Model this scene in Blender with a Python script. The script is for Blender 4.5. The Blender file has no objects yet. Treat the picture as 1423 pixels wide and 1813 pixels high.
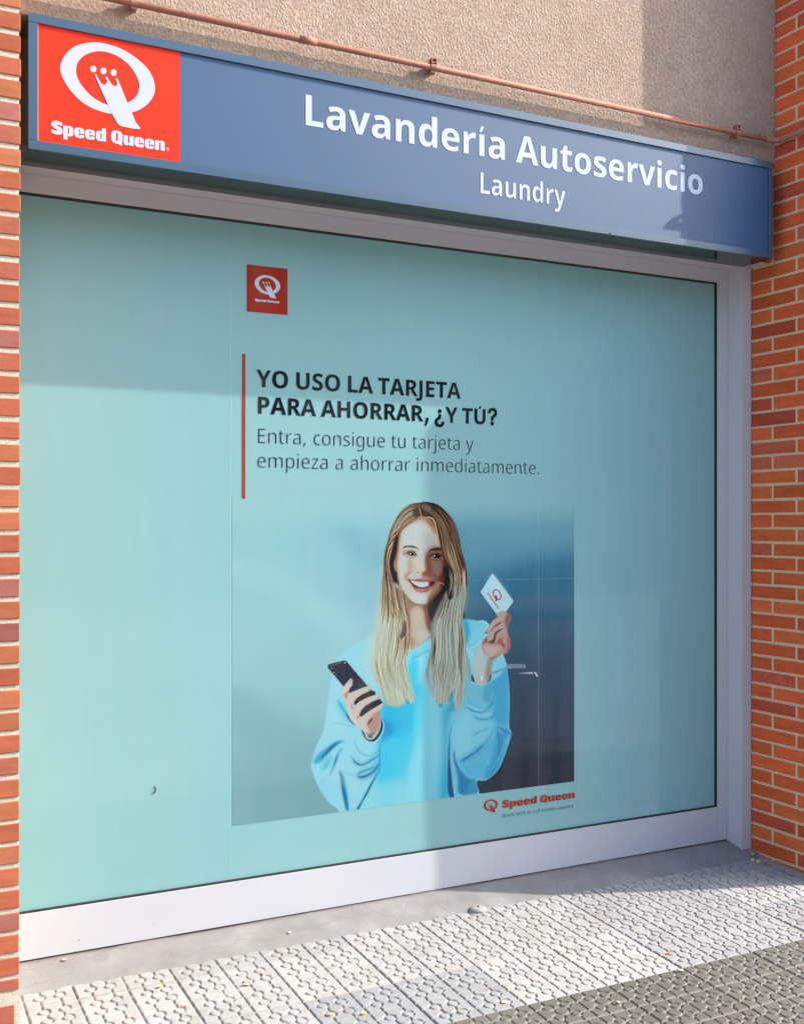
# photo-matched shop front, built from code only
SKY_S=.15; SUN_S=2.05; EXPO=1.88; F_ALB=.72; BRZ=2.99; OPP=True; SG=-1
GLYPHS='''
bA=463|0 0 169 482 124 0 170 -482 -109 0 -35 114 -175 0 -35 -114/170 199 125 0 -36 112 -8 29 -11 35 -8 32 -9 -33 -11 -38 -8 -25
bE=376|60 0 0 480 276 0 0 -84 -174 0 0 -105 162 0 0 -83 -162 0 0 -124 174 0 0 -84
bH=514|60 0 0 480 102 0 0 -189 190 0 0 189 101 0 0 -480 -101 0 0 207 -190 0 0 -207
bJ=222|10 -141 -34 2 -26 5 0 85 23 -5 25 -2 17 2 15 5 13 10 9 15 4 11 2 12 2 15 0 16 0 450 102 0 0 -449 -1 -30 -4 -26 -6 -23 -8 -21 -11 -18 -12 -15 -14 -12 -17 -10 -17 -7 -20 -6 -20 -3
bL=379|60 0 0 480 102 0 0 -396 195 0 0 -84
bO=535|267 -7 -37 2 -34 6 -30 10 -27 13 -24 17 -20 20 -18 23 -14 27 -10 29 -8 31 -5 34 -1 36 1 36 5 34 8 31 10 29 14 26 18 23 20 20 24 16 27 14 30 9 34 6 38 2 37 -2 34 -6 30 -9 27 -14 24 -16 20 -20 17 -23 14 -27 11 -29 8 -31 4 -33 2 -37 -2 -36 -4 -33 -8 -32 -11 -29 -14 -26 -17 -23 -20 -20 -24 -17 -27 -13 -30 -10 -34 -6/267 79 31 2 25 8 21 14 17 19 12 24 9 27 5 32 2 35 -2 36 -5 32 -9 28 -12 23 -17 19 -21 14 -25 8 -30 2 -30 -2 -26 -8 -21 -14 -16 -19 -13 -23 -9 -28 -5 -32 -2 -36 2 -35 5 -32 9 -27 13 -24 16 -19 21 -14 26 -8
bP=422|60 0 0 480 154 0 43 -3 37 -7 30 -13 25 -17 19 -22 13 -26 8 -29 3 -33 -2 -21 -3 -20 -5 -19 -8 -18 -10 -18 -13 -15 -16 -14 -19 -12 -22 -10 -26 -7 -29 -4 -33 -1 -44 0 0 -171/162 254 33 0 21 1 18 3 16 5 14 8 11 10 7 12 5 16 2 17 -5 31 -15 22 -26 13 -35 4 -46 0
bQ=535|363 -114 -88 107 -8 0 -37 2 -34 6 -30 10 -27 13 -24 17 -20 20 -18 23 -14 27 -10 29 -8 31 -5 34 -1 36 1 36 5 34 8 31 10 29 14 26 18 23 20 20 24 16 27 14 30 9 34 6 38 2 37 -2 34 -6 30 -9 27 -14 24 -16 20 -20 17 -23 14 -27 11 -29 8 -31 4 -33 2 -37 -2 -39 -6 -36 -9 -33 -12 -31 -17 -27 -20 -24 -24 -20 -29 -15 116 -129/267 79 31 2 25 8 21 14 17 19 12 24 9 27 5 32 2 35 -2 36 -5 32 -9 28 -12 23 -17 19 -21 14 -25 8 -30 2 -30 -2 -26 -8 -21 -14 -16 -19 -13 -23 -9 -28 -5 -32 -2 -36 2 -35 5 -32 9 -27 13 -24 16 -19 21 -14 26 -8
bR=443|60 0 0 480 140 0 46 -3 39 -6 33 -12 27 -15 20 -20 15 -25 9 -29 3 -34 -1 -16 -3 -15 -3 -14 -6 -13 -7 -11 -7 -11 -9 -10 -10 -9 -10 -8 -11 -8 -11 -6 -12 -6 141 -209 -113 0 -114 184 -54 0 0 -184/162 267 33 0 23 1 20 3 16 5 13 7 10 10 6 11 4 14 2 15 -2 16 -4 13 -7 11 -10 9 -14 6 -16 5 -20 2 -23 1 -31 0
bS=370|167 -7 -37 2 -35 6 -33 9 -31 12 0 95 71 -27 18 -6 18 -4 18 -2 19 -1 17 1 15 3 12 4 9 7 12 16 4 20 -2 13 -5 12 -8 10 -12 9 -14 8 -16 9 -17 9 -20 9 -36 18 -37 28 -9 9 -7 10 -7 10 -6 11 -5 13 -4 13 -2 15 -1 16 3 30 8 27 14 24 19 19 24 16 27 11 32 7 36 2 18 0 18 -2 18 -3 17 -3 71 -25 -33 -80 -59 21 -13 3 -13 3 -14 1 -14 1 -13 -1 -12 -3 -10 -4 -9 -6 -11 -15 -4 -20 1 -12 4 -11 8 -9 9 -8 13 -8 16 -9 18 -9 21 -10 18 -9 16 -9 15 -9 14 -9 12 -10 11 -11 9 -12 8 -12 6 -13 5 -15 2 -17 1 -18 -3 -30 -8 -27 -15 -24 -20 -21 -25 -16 -30 -12 -36 -7
bT=389|144 0 0 395 -131 0 0 85 362 0 0 -85 -130 0 0 -395
bU=508|252 -7 -45 3 -39 9 -34 16 -27 21 -22 26 -15 30 -10 35 -3 38 0 309 101 0 0 -294 2 -27 5 -23 7 -19 11 -14 13 -11 17 -7 19 -5 23 -1 23 1 19 5 17 8 13 12 10 15 7 18 4 23 1 26 0 293 102 0 0 -311 -2 -24 -4 -23 -7 -22 -9 -20 -12 -19 -16 -17 -17 -15 -21 -13 -23 -10 -27 -7 -29 -4
bY=419|159 0 0 183 -159 297 110 0 100 -198 100 198 109 0 -159 -293 0 -187
ba=406|142 -7 -24 2 -21 5 -19 9 -18 13 -14 16 -10 20 -6 24 -2 27 3 28 7 23 13 20 18 16 23 12 28 9 34 6 38 3 64 2 0 16 -1 14 -3 11 -5 10 -6 8 -9 6 -9 4 -12 2 -12 1 -14 0 -13 -2 -13 -2 -13 -4 -51 -19 -33 68 16 7 16 7 16 6 18 4 18 4 19 3 19 2 19 0 35 -2 30 -6 26 -10 22 -14 17 -18 12 -22 8 -27 2 -31 0 -244 -70 0 -19 50 -3 0 -12 -14 -12 -12 -13 -10 -12 -7 -15 -6 -16 -4 -20 -3/179 66 16 2 14 3 13 6 12 9 9 10 7 13 4 14 2 17 0 30 -39 -1 -22 -2 -19 -3 -15 -6 -11 -7 -8 -9 -6 -10 -4 -11 -1 -12 3 -20 10 -13 16 -7
bc=345|201 -7 -38 3 -34 9 -29 14 -25 20 -20 26 -14 32 -8 39 -3 45 2 32 4 29 7 26 10 23 13 20 14 17 17 14 20 11 21 9 22 6 24 4 26 1 18 0 17 -1 16 -3 15 -3 48 -17 -29 -78 -44 16 -41 6 -34 -7 -24 -21 -15 -35 -5 -48 2 -26 3 -22 7 -18 9 -15 11 -12 13 -8 16 -5 17 -1 16 0 14 2 13 2 13 4 12 5 12 5 11 6 12 7 0 -85 -12 -7 -11 -6 -13 -5 -12 -3 -13 -3 -16 -2 -16 -1
bd=425|169 -7 -30 3 -26 9 -23 15 -21 21 -17 27 -12 33 -7 38 -3 44 3 44 7 38 12 33 17 27 21 21 24 15 27 9 30 3 19 -1 17 -2 16 -5 13 -7 12 -8 11 -9 10 -10 8 -11 3 0 -5 31 -2 42 0 117 100 0 0 -510 -77 0 -19 48 -4 0 -8 -11 -10 -10 -10 -10 -12 -8 -13 -7 -16 -5 -17 -3/203 73 20 2 16 4 13 8 10 11 7 14 6 16 3 20 1 23 0 11 -1 25 -3 22 -5 19 -7 16 -10 12 -13 9 -17 5 -21 2 -15 -2 -14 -5 -12 -9 -11 -12 -8 -16 -6 -19 -3 -22 -1 -26 1 -25 3 -22 6 -18 8 -16 11 -11 12 -9 14 -5
be=397|218 -7 -26 2 -26 3 -23 7 -22 9 -20 11 -18 15 -15 16 -14 20 -10 22 -8 25 -4 27 -2 31 2 31 4 28 6 25 10 23 12 20 14 17 16 15 19 12 20 9 22 7 23 4 25 1 36 -2 32 -8 29 -14 24 -19 19 -24 14 -28 8 -33 3 -38 0 -49 -236 0 2 -20 5 -17 7 -16 11 -13 13 -11 15 -7 18 -5 20 -1 17 0 17 2 16 2 14 3 15 4 15 5 15 6 15 7 0 -78 -13 -6 -14 -5 -15 -5 -15 -3 -15 -3 -18 -2 -18 -1/134 225 140 0 -1 16 -4 15 -5 13 -7 11 -10 10 -12 7 -14 4 -17 1 -14 -1 -12 -3 -12 -6 -10 -9 -8 -10 -7 -14 -5 -16
bi=205|103 412 -11 1 -10 2 -10 3 -8 5 -7 7 -5 8 -3 11 -1 12 1 13 3 11 5 9 7 6 18 8 21 2 20 -2 18 -8 7 -6 5 -9 3 -11 1 -13 -1 -12 -3 -11 -5 -8 -7 -7 -18 -8/52 0 0 367 100 0 0 -367
bn=441|52 0 0 367 77 0 13 -47 6 0 9 13 11 11 13 9 15 8 15 5 16 4 17 3 17 0 28 -2 25 -6 22 -10 19 -13 16 -19 11 -23 7 -28 2 -33 0 -239 -100 0 0 214 -1 19 -3 16 -4 14 -6 11 -8 8 -11 7 -12 3 -14 1 -21 -1 -18 -6 -14 -10 -10 -14 -7 -17 -5 -21 -3 -24 -2 -27 0 -173
bo=416|207 -7 -25 2 -23 4 -22 7 -21 9 -19 13 -17 15 -14 17 -13 20 -10 23 -7 25 -4 27 -2 29 3 43 9 38 15 32 21 27 26 22 30 15 35 9 40 3 25 -1 24 -4 22 -7 20 -10 19 -12 17 -15 14 -17 13 -20 10 -22 7 -25 4 -27 1 -29 -3 -43 -9 -38 -15 -33 -21 -27 -26 -22 -30 -15 -35 -10/208 74 19 2 15 5 13 9 11 12 7 15 6 19 3 22 1 26 -1 26 -3 22 -6 18 -7 16 -11 12 -13 8 -16 5 -18 2 -19 -2 -16 -5 -13 -8 -10 -12 -8 -16 -5 -18 -4 -22 -1 -26 1 -26 4 -22 5 -19 8 -15 10 -12 14 -9 15 -5
bp=425|52 -161 0 528 82 0 14 -48 4 0 8 11 10 10 10 9 12 8 13 7 16 5 17 3 19 1 29 -3 26 -9 24 -15 21 -21 16 -26 12 -33 8 -38 2 -44 -3 -44 -7 -38 -12 -33 -18 -27 -21 -21 -24 -16 -27 -9 -29 -3 -19 1 -17 3 -15 4 -12 7 -11 7 -11 8 -9 8 -8 9 -5 0 5 -53 0 -148/226 75 16 1 13 6 12 9 9 12 8 16 5 19 3 22 1 25 -4 48 -13 33 -22 21 -30 6 -18 -1 -15 -5 -12 -7 -9 -11 -7 -13 -6 -17 -3 -20 -2 -24 0 -10 1 -25 3 -22 5 -19 7 -16 10 -12 12 -9 16 -6
br=305|52 0 0 367 76 0 15 -62 5 0 9 14 10 12 12 12 13 10 15 9 15 6 17 4 18 1 18 0 16 -2 -8 -94 -13 2 -16 1 -13 -1 -12 -1 -12 -3 -12 -4 -11 -5 -10 -7 -9 -8 -8 -9 -6 -11 -5 -13 -3 -15 -1 -16 0 -187
bs=334|152 -7 -66 5 -14 3 -14 4 -13 4 -14 6 0 82 64 -22 16 -4 16 -2 15 -2 13 -1 14 1 11 2 10 2 7 4 9 10 4 13 -6 17 -21 17 -53 24 -56 29 -10 8 -9 8 -8 9 -6 10 -5 11 -3 12 -2 14 -1 14 3 24 7 21 13 18 17 14 21 11 25 8 28 5 31 1 17 0 17 -1 16 -2 15 -3 16 -4 16 -5 16 -6 16 -7 -30 -72 -51 19 -12 3 -12 3 -13 1 -12 1 -19 -2 -14 -5 -9 -7 -2 -11 5 -15 22 -16 49 -21 55 -27 10 -7 10 -8 8 -9 7 -10 5 -11 4 -12 2 -15 1 -15 -2 -26 -8 -23 -12 -20 -17 -17 -22 -13 -27 -9 -32 -6
bt=291|178 -7 -16 1 -15 2 -14 3 -14 5 -12 6 -11 9 -10 10 -8 12 -6 15 -5 17 -3 20 -1 22 0 176 -48 0 0 43 56 33 28 78 64 0 0 -78 103 0 0 -76 -103 0 0 -176 3 -18 9 -13 14 -8 18 -3 32 4 31 8 0 -75 -40 -12
bu=441|181 -7 -28 2 -26 6 -22 10 -19 14 -16 19 -11 23 -6 28 -3 33 0 239 100 0 0 -215 1 -18 3 -16 4 -13 7 -12 8 -8 10 -7 12 -4 15 -1 21 2 17 6 14 10 10 13 7 18 6 20 3 25 1 27 0 173 100 0 0 -367 -77 0 -13 47 -6 0 -9 -13 -11 -11 -13 -10 -15 -7 -15 -6 -16 -4 -16 -2
bv=382|140 0 -140 367 105 0 70 -209 10 -39 4 -36 3 0 2 18 3 19 4 19 6 19 70 209 105 0 -140 -367
by=382|74 -161 -29 1 -22 4 0 79 18 -2 21 -2 15 2 14 3 11 6 10 9 9 10 8 11 6 12 5 13 6 18 -146 364 109 0 70 -206 8 -31 4 -33 2 0 5 33 9 31 68 206 107 0 -155 -414 -12 -27 -14 -23 -16 -20 -19 -16 -21 -12 -22 -9 -24 -5
r,=180|28 -87 19 84 14 81 63 0 5 -7 -25 -79 -33 -79
r-=216|27 154 0 52 162 0 0 -52
r.=180|89 -9 -15 2 -14 8 -9 14 -3 21 3 21 9 14 14 8 15 2 17 -2 13 -8 10 -14 3 -21 -3 -21 -10 -14 -13 -8
r1=384|181 0 0 335 0 46 2 37 -19 -18 -22 -19 -51 -42 -31 40 129 101 49 0 0 -480
rE=373|65 0 0 480 268 0 0 -54 -207 0 0 -149 195 0 0 -53 -195 0 0 -171 207 0 0 -53
rL=352|65 0 0 480 61 0 0 -426 209 0 0 -54
rN=510|65 0 0 480 70 0 256 -397 3 0 -2 32 -2 47 -1 47 0 271 56 0 0 -480 -70 0 -257 398 -2 0 3 -58 2 -72 0 -268
rW=625|135 0 -127 480 63 0 75 -293 14 -60 9 -54 10 57 15 60 85 290 62 0 88 -292 16 -61 10 -54 10 54 14 60 74 293 63 0 -128 -480 -61 0 -93 314 -11 39 -9 35 -4 21 -7 -37 -16 -60 -91 -312
ra=377|144 -7 -23 2 -21 5 -20 8 -17 11 -14 15 -10 18 -6 22 -2 26 3 25 7 23 14 19 18 16 24 13 30 10 35 6 41 3 62 2 0 21 -2 21 -3 18 -6 13 -9 11 -11 8 -12 5 -15 3 -17 1 -14 0 -13 -2 -14 -2 -13 -4 -47 -19 -18 44 12 6 13 6 15 5 15 5 17 4 16 3 17 1 17 1 31 -2 27 -5 22 -9 18 -13 14 -16 9 -21 6 -25 2 -30 0 -245 -43 0 -11 51 -3 0 -12 -14 -12 -12 -12 -10 -13 -8 -14 -6 -17 -4 -19 -3/158 41 22 2 20 4 18 8 16 11 13 14 9 18 6 21 2 25 0 32 -53 -2 -31 -2 -26 -5 -21 -6 -15 -9 -11 -10 -9 -12 -4 -14 -2 -17 1 -14 4 -12 5 -10 8 -8 10 -6 12 -5 12 -2
rc=322|201 -7 -23 2 -22 3 -20 6 -19 9 -18 11 -16 14 -13 16 -12 19 -9 22 -7 25 -4 27 -1 31 1 32 4 28 7 26 10 22 12 20 14 16 16 14 18 11 20 9 21 6 22 3 24 2 53 -6 41 -14 -18 -49 -38 12 -40 5 -46 -9 -33 -25 -20 -43 -7 -59 2 -31 5 -27 8 -23 11 -19 14 -15 18 -11 21 -7 24 -2 14 1 14 1 12 2 12 2 41 15 0 -52 -40 -15
rd=413|185 -7 -32 3 -29 9 -25 15 -22 20 -17 26 -13 32 -8 38 -2 43 2 44 8 38 13 32 18 26 22 21 25 15 28 9 32 3 20 -1 18 -3 16 -5 15 -7 12 -8 12 -9 10 -10 9 -10 4 0 -2 25 -2 28 0 143 59 0 0 -510 -48 0 -8 48 -3 0 -9 -11 -10 -10 -11 -9 -13 -9 -15 -7 -16 -5 -18 -3/194 42 27 2 22 6 18 10 13 14 10 17 8 22 4 25 2 30 0 11 -2 31 -4 28 -7 24 -10 20 -13 15 -18 12 -23 6 -28 3 -22 -3 -19 -7 -17 -12 -13 -16 -11 -21 -7 -24 -4 -27 -2 -30 2 -30 4 -27 7 -23 11 -20 13 -16 17 -11 19 -6
re=379|210 -7 -25 2 -23 3 -22 7 -20 9 -19 12 -16 14 -14 17 -12 19 -10 22 -7 24 -4 27 -1 28 1 29 4 26 6 25 9 22 11 20 13 17 15 15 16 13 19 10 20 7 22 4 23 2 22 -2 21 -3 19 -7 18 -8 15 -12 14 -13 12 -15 10 -17 8 -19 5 -21 3 -22 2 -24 0 -35 -247 0 3 -29 6 -25 9 -22 13 -17 17 -14 19 -10 23 -6 25 -2 17 0 15 1 15 2 14 3 54 19 0 -52 -54 -18 -14 -3 -15 -1 -17 -1/99 216 184 0 -2 21 -4 20 -6 17 -9 16 -12 12 -16 9 -18 6 -21 1 -20 -1 -17 -5 -16 -9 -13 -12 -11 -15 -9 -17 -6 -21
rf=231|73 0 0 314 -63 0 0 28 63 20 0 21 2 32 6 28 10 22 13 18 17 14 20 9 23 6 26 2 39 -4 31 -8 -16 -47 -24 7 -29 3 -14 -1 -12 -4 -10 -6 -8 -8 -7 -12 -4 -14 -3 -17 -1 -20 0 -23 91 0 0 -46 -91 0 0 -314
rg=413|195 -161 -38 1 -34 5 -31 7 -27 10 0 54 28 -12 32 -9 35 -5 38 -2 22 2 20 5 16 8 15 12 12 15 8 17 5 20 2 22 0 14 0 24 2 21 -3 0 -21 -24 -25 -17 -30 -10 -36 -4 -33 3 -29 10 -25 15 -22 21 -17 27 -12 32 -8 37 -2 41 2 41 8 36 12 32 17 28 22 22 25 16 29 10 33 3 17 -1 17 -3 15 -4 15 -6 14 -7 12 -10 12 -11 11 -13 3 0 8 48 47 0 0 -366 -3 -36 -7 -32 -12 -26 -17 -22 -23 -17 -27 -12 -34 -8/194 42 25 1 22 6 18 9 14 13 11 17 8 21 5 26 1 30 0 14 -1 35 -5 29 -8 24 -11 18 -15 14 -18 10 -22 6 -25 2 -21 -2 -19 -7 -16 -11 -14 -16 -11 -20 -8 -24 -4 -27 -2 -31 2 -32 4 -27 8 -24 11 -19 13 -16 17 -11 19 -6
rh=415|57 0 0 510 59 0 0 -149 -3 -51 4 0 9 13 11 11 13 10 14 8 15 6 16 4 17 3 17 1 31 -2 27 -6 22 -10 19 -13 14 -18 10 -23 7 -27 2 -33 0 -234 -59 0 0 230 -5 38 -15 27 -25 17 -35 5 -28 -2 -23 -6 -19 -11 -13 -15 -10 -19 -7 -22 -4 -26 -2 -30 0 -186
ri=173|87 420 -13 2 -12 7 -7 12 -3 16 3 17 7 12 12 7 13 2 13 -2 11 -7 8 -12 3 -17 -3 -16 -8 -12 -11 -7/57 0 0 360 59 0 0 -360
rj=173|87 420 -13 2 -12 7 -7 12 -3 16 3 17 7 12 12 7 13 2 13 -2 11 -7 8 -12 3 -17 -3 -16 -8 -12 -11 -7/15 -161 -30 2 -22 6 0 48 21 -5 23 -2 20 3 16 9 6 7 5 10 2 12 1 15 0 416 59 0 0 -414 -1 -24 -5 -21 -7 -18 -11 -16 -14 -12 -17 -9 -22 -5
rl=173|57 0 0 510 59 0 0 -510
rm=628|57 0 0 360 48 0 8 -49 4 0 9 13 11 12 12 9 13 8 15 6 15 4 15 3 16 1 39 -4 31 -11 24 -19 16 -27 3 0 10 15 12 12 13 11 15 8 16 6 16 5 17 3 17 1 29 -2 24 -6 21 -10 17 -14 14 -18 9 -22 6 -28 2 -33 0 -234 -59 0 0 232 -4 37 -14 27 -23 16 -32 5 -24 -2 -21 -6 -17 -9 -13 -13 -10 -17 -7 -20 -4 -24 -1 -27 0 -199 -59 0 0 232 -5 37 -13 27 -23 16 -33 5 -25 -2 -21 -6 -16 -11 -13 -15 -9 -18 -7 -23 -4 -26 -1 -29 0 -187
rn=415|57 0 0 360 48 0 8 -49 4 0 9 13 12 12 13 9 14 8 16 6 16 4 16 3 17 1 31 -2 26 -6 22 -10 19 -14 14 -18 10 -22 7 -28 2 -33 0 -234 -59 0 0 230 -5 38 -15 27 -25 17 -35 5 -28 -2 -23 -6 -18 -11 -14 -15 -10 -18 -7 -23 -4 -26 -2 -29 0 -187
ro=406|202 -7 -23 2 -22 4 -21 7 -19 9 -17 12 -16 15 -14 17 -12 20 -9 22 -7 24 -4 27 -1 29 3 42 8 37 14 32 20 26 24 21 29 16 33 9 36 3 24 -2 22 -4 21 -7 19 -9 18 -12 16 -15 13 -17 12 -19 9 -22 7 -24 4 -27 1 -28 -3 -42 -8 -38 -14 -32 -20 -27 -25 -21 -29 -15 -32 -10/203 42 26 3 22 7 18 11 14 17 12 20 8 23 4 27 2 31 -2 30 -4 27 -8 23 -12 20 -14 16 -18 11 -22 7 -26 2 -26 -2 -22 -7 -18 -11 -14 -16 -11 -20 -8 -23 -4 -27 -2 -30 2 -31 4 -27 8 -23 11 -20 15 -17 18 -11 22 -7
rp=413|57 -161 0 521 48 0 8 -49 3 0 9 11 10 11 11 9 12 9 15 7 16 5 19 3 20 1 32 -3 28 -9 26 -14 21 -21 18 -26 13 -32 8 -38 2 -43 -2 -44 -8 -37 -13 -32 -18 -27 -22 -21 -25 -15 -28 -9 -32 -3 -20 1 -18 3 -17 5 -14 7 -13 8 -11 9 -10 10 -9 10 -4 0 3 -29 1 -30 0 -148/219 42 16 1 14 4 13 6 11 7 10 10 8 12 8 13 6 15 4 16 3 17 2 19 1 19 -2 30 -4 26 -7 23 -11 20 -13 16 -17 12 -20 7 -23 2 -26 -2 -21 -6 -18 -9 -13 -14 -10 -17 -7 -22 -5 -25 -2 -30 0 -11 2 -32 4 -27 6 -24 10 -20 13 -15 18 -12 23 -6
rr=277|57 0 0 360 48 0 7 -66 3 0 9 14 11 14 12 12 13 11 14 10 16 6 17 4 18 2 22 -1 20 -3 -7 -55 -19 4 -20 1 -14 -1 -13 -3 -12 -5 -13 -6 -11 -8 -11 -10 -9 -12 -7 -12 -7 -15 -4 -15 -3 -16 -1 -18 0 -192
rs=322|148 -7 -18 1 -17 1 -16 2 -14 2 -13 4 -13 4 -11 4 -11 5 0 54 52 -20 15 -4 16 -3 15 -1 16 -1 21 1 18 3 15 4 11 6 9 8 6 9 4 11 1 11 -1 13 -6 11 -10 11 -17 11 -54 24 -60 27 -12 7 -10 8 -9 8 -7 9 -6 10 -4 11 -3 13 -1 14 3 22 7 19 11 16 17 14 20 11 23 7 25 5 29 2 16 -1 16 -1 15 -2 15 -3 53 -17 -20 -47 -48 16 -12 3 -13 2 -13 1 -13 0 -17 0 -15 -3 -13 -3 -10 -5 -15 -14 -4 -18 2 -14 6 -12 12 -10 18 -10 54 -23 59 -26 11 -8 10 -7 9 -9 7 -9 5 -10 4 -11 3 -13 0 -14 -2 -24 -7 -22 -12 -18 -17 -15 -22 -12 -24 -8 -28 -5
rt=242|167 -7 -14 1 -13 2 -13 3 -12 4 -11 6 -10 7 -9 10 -8 11 -7 13 -5 16 -2 18 -1 21 0 209 -51 0 0 29 51 23 24 77 35 0 0 -83 104 0 0 -46 -104 0 0 -208 1 -15 3 -14 5 -11 7 -9 8 -6 10 -5 10 -3 12 -1 28 2 23 5 0 -45 -27 -8
ru=415|184 -7 -31 2 -26 6 -23 10 -18 14 -14 17 -11 23 -6 27 -2 32 0 236 60 0 0 -232 5 -37 15 -27 25 -16 35 -6 27 2 23 7 19 10 14 15 10 19 7 22 4 26 2 30 0 187 59 0 0 -360 -48 0 -9 48 -3 0 -9 -13 -12 -12 -13 -9 -14 -8 -16 -5 -16 -4 -17 -3
rv=341|136 0 -136 360 63 0 77 -212 11 -33 11 -35 7 -28 2 0 8 29 11 35 11 32 77 212 63 0 -137 -360
ry=343|56 -161 -28 1 -21 4 0 47 18 -2 22 -2 15 1 13 4 12 5 10 8 9 9 8 11 7 12 6 14 19 48 -145 361 63 0 78 -205 18 -51 12 -47 3 0 12 44 19 55 73 204 64 0 -156 -410 -10 -24 -11 -22 -13 -19 -14 -16 -17 -13 -19 -10 -22 -5
rz=316|26 0 0 39 194 275 -182 0 0 46 247 0 0 -44 -191 -270 195 0 0 -46
r°=403|64 0 0 480 275 0 0 -480/98 34 208 0 0 411 -208 0
i?=358|132 152 0 7 1 22 1 19 3 16 4 14 5 11 7 11 7 9 8 8 41 29 11 8 10 8 9 10 8 10 6 11 5 12 3 13 1 14 -1 11 -2 11 -4 10 -5 9 -6 8 -7 8 -8 6 -9 5 -9 4 -11 3 -11 2 -11 1 -11 -1 -10 -2 -10 -2 -10 -4 -9 -5 -8 -7 -8 -7 -6 -9 -6 -9 -4 -12 -3 -12 -1 -14 -65 0 2 21 4 19 7 18 9 16 11 15 13 12 14 11 16 9 17 7 18 5 19 4 21 1 21 -2 20 -3 19 -5 17 -8 15 -9 14 -11 12 -13 10 -14 8 -16 5 -17 4 -17 1 -19 -1 -20 -4 -18 -5 -17 -8 -16 -10 -14 -12 -13 -14 -12 -16 -11 -35 -26 -12 -14 -7 -16 -3 -9 -2 -11 -1 -13 0 -14 0 -6/164 -4 -18 3 -15 10 -10 15 -3 17 3 17 10 15 15 10 18 3 17 -3 15 -10 10 -15 3 -17 -3 -17 -10 -15 -15 -10
i¿=358|226 228 0 -8 0 -21 -2 -19 -3 -16 -4 -14 -5 -12 -6 -10 -7 -10 -8 -8 -41 -29 -11 -7 -10 -9 -9 -9 -8 -10 -7 -11 -4 -12 -3 -13 -1 -14 1 -12 2 -10 3 -10 5 -9 6 -9 7 -7 8 -6 9 -5 10 -5 11 -3 10 -1 12 -1 11 1 10 1 10 3 9 4 9 5 9 6 7 7 7 9 5 10 5 11 2 12 2 14 64 0 -2 -21 -4 -19 -7 -18 -9 -16 -11 -14 -12 -13 -14 -11 -16 -9 -18 -7 -18 -5 -19 -3 -20 -1 -21 1 -20 3 -19 5 -17 8 -16 9 -13 12 -12 12 -10 14 -8 16 -6 17 -3 18 -2 19 2 19 3 19 6 17 8 15 10 14 11 14 14 12 16 10 36 26 11 14 8 16 2 10 2 11 1 12 1 14 0 7/195 384 17 -3 15 -10 10 -15 3 -17 -3 -18 -10 -15 -15 -10 -17 -3 -18 3 -14 10 -10 15 -4 18 4 17 10 15 14 10
i´=219|54 429 48 100 68 0 -66 -100
'''
import bpy, bmesh, math, random
import numpy as np
from mathutils import Vector
R_=math.radians
scene=bpy.context.scene
# ---------------------------------------------------------------- camera (x runs along the shop front, y into it, z up)
CAMH=1.422                       # eye height above the pavement
YAW=math.atan2(.4545,.8907); F_PX=1943.0; HOR=926.0; CXP=711.5
cam_d=bpy.data.cameras.new('camera'); cam=bpy.data.objects.new('camera',cam_d); scene.collection.objects.link(cam)
cam.location=(0,0,CAMH); cam.rotation_euler=(R_(90),0,-YAW)
cam_d.sensor_fit='HORIZONTAL'; cam_d.sensor_width=36; cam_d.lens=36*F_PX/1423; cam_d.shift_y=(HOR-906.5)/1423
cam_d.clip_start=.05; cam_d.clip_end=3000
scene.camera=cam
# ---------------------------------------------------------------- sky, sun, exposure
SUN_EL=R_(35.8); SUN_H=Vector((3,-1,0)).normalized(); SUN_AZ=math.atan2(SUN_H.x,SUN_H.y)
w=bpy.data.worlds.new('World'); scene.world=w; w.use_nodes=True
nt=w.node_tree; bg=nt.nodes['Background']; sky=nt.nodes.new('ShaderNodeTexSky'); sky.sky_type='NISHITA'
sky.sun_disc=False; sky.sun_elevation=SUN_EL; sky.sun_rotation=SUN_AZ; sky.air_density=1.0; sky.dust_density=2.2; sky.ozone_density=1.0
nt.links.new(sky.outputs['Color'],bg.inputs['Color']); bg.inputs['Strength'].default_value=SKY_S
sd=bpy.data.lights.new('sun','SUN'); sd.energy=SUN_S; sd.angle=R_(.5); sd.color=(1,.93,.82)
sun=bpy.data.objects.new('sun',sd); scene.collection.objects.link(sun)
sv=Vector((SUN_H.x*math.cos(SUN_EL),SUN_H.y*math.cos(SUN_EL),math.sin(SUN_EL)))
sun.rotation_euler=sv.to_track_quat('Z','Y').to_euler(); sun.location=(6,-3,6)
scene.view_settings.view_transform='Standard'; scene.view_settings.look='None'; scene.view_settings.gamma=1
scene.view_settings.exposure=EXPO; scene.view_settings.use_curve_mapping=False
scene.cycles.max_bounces=8; scene.cycles.transparent_max_bounces=12
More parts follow.
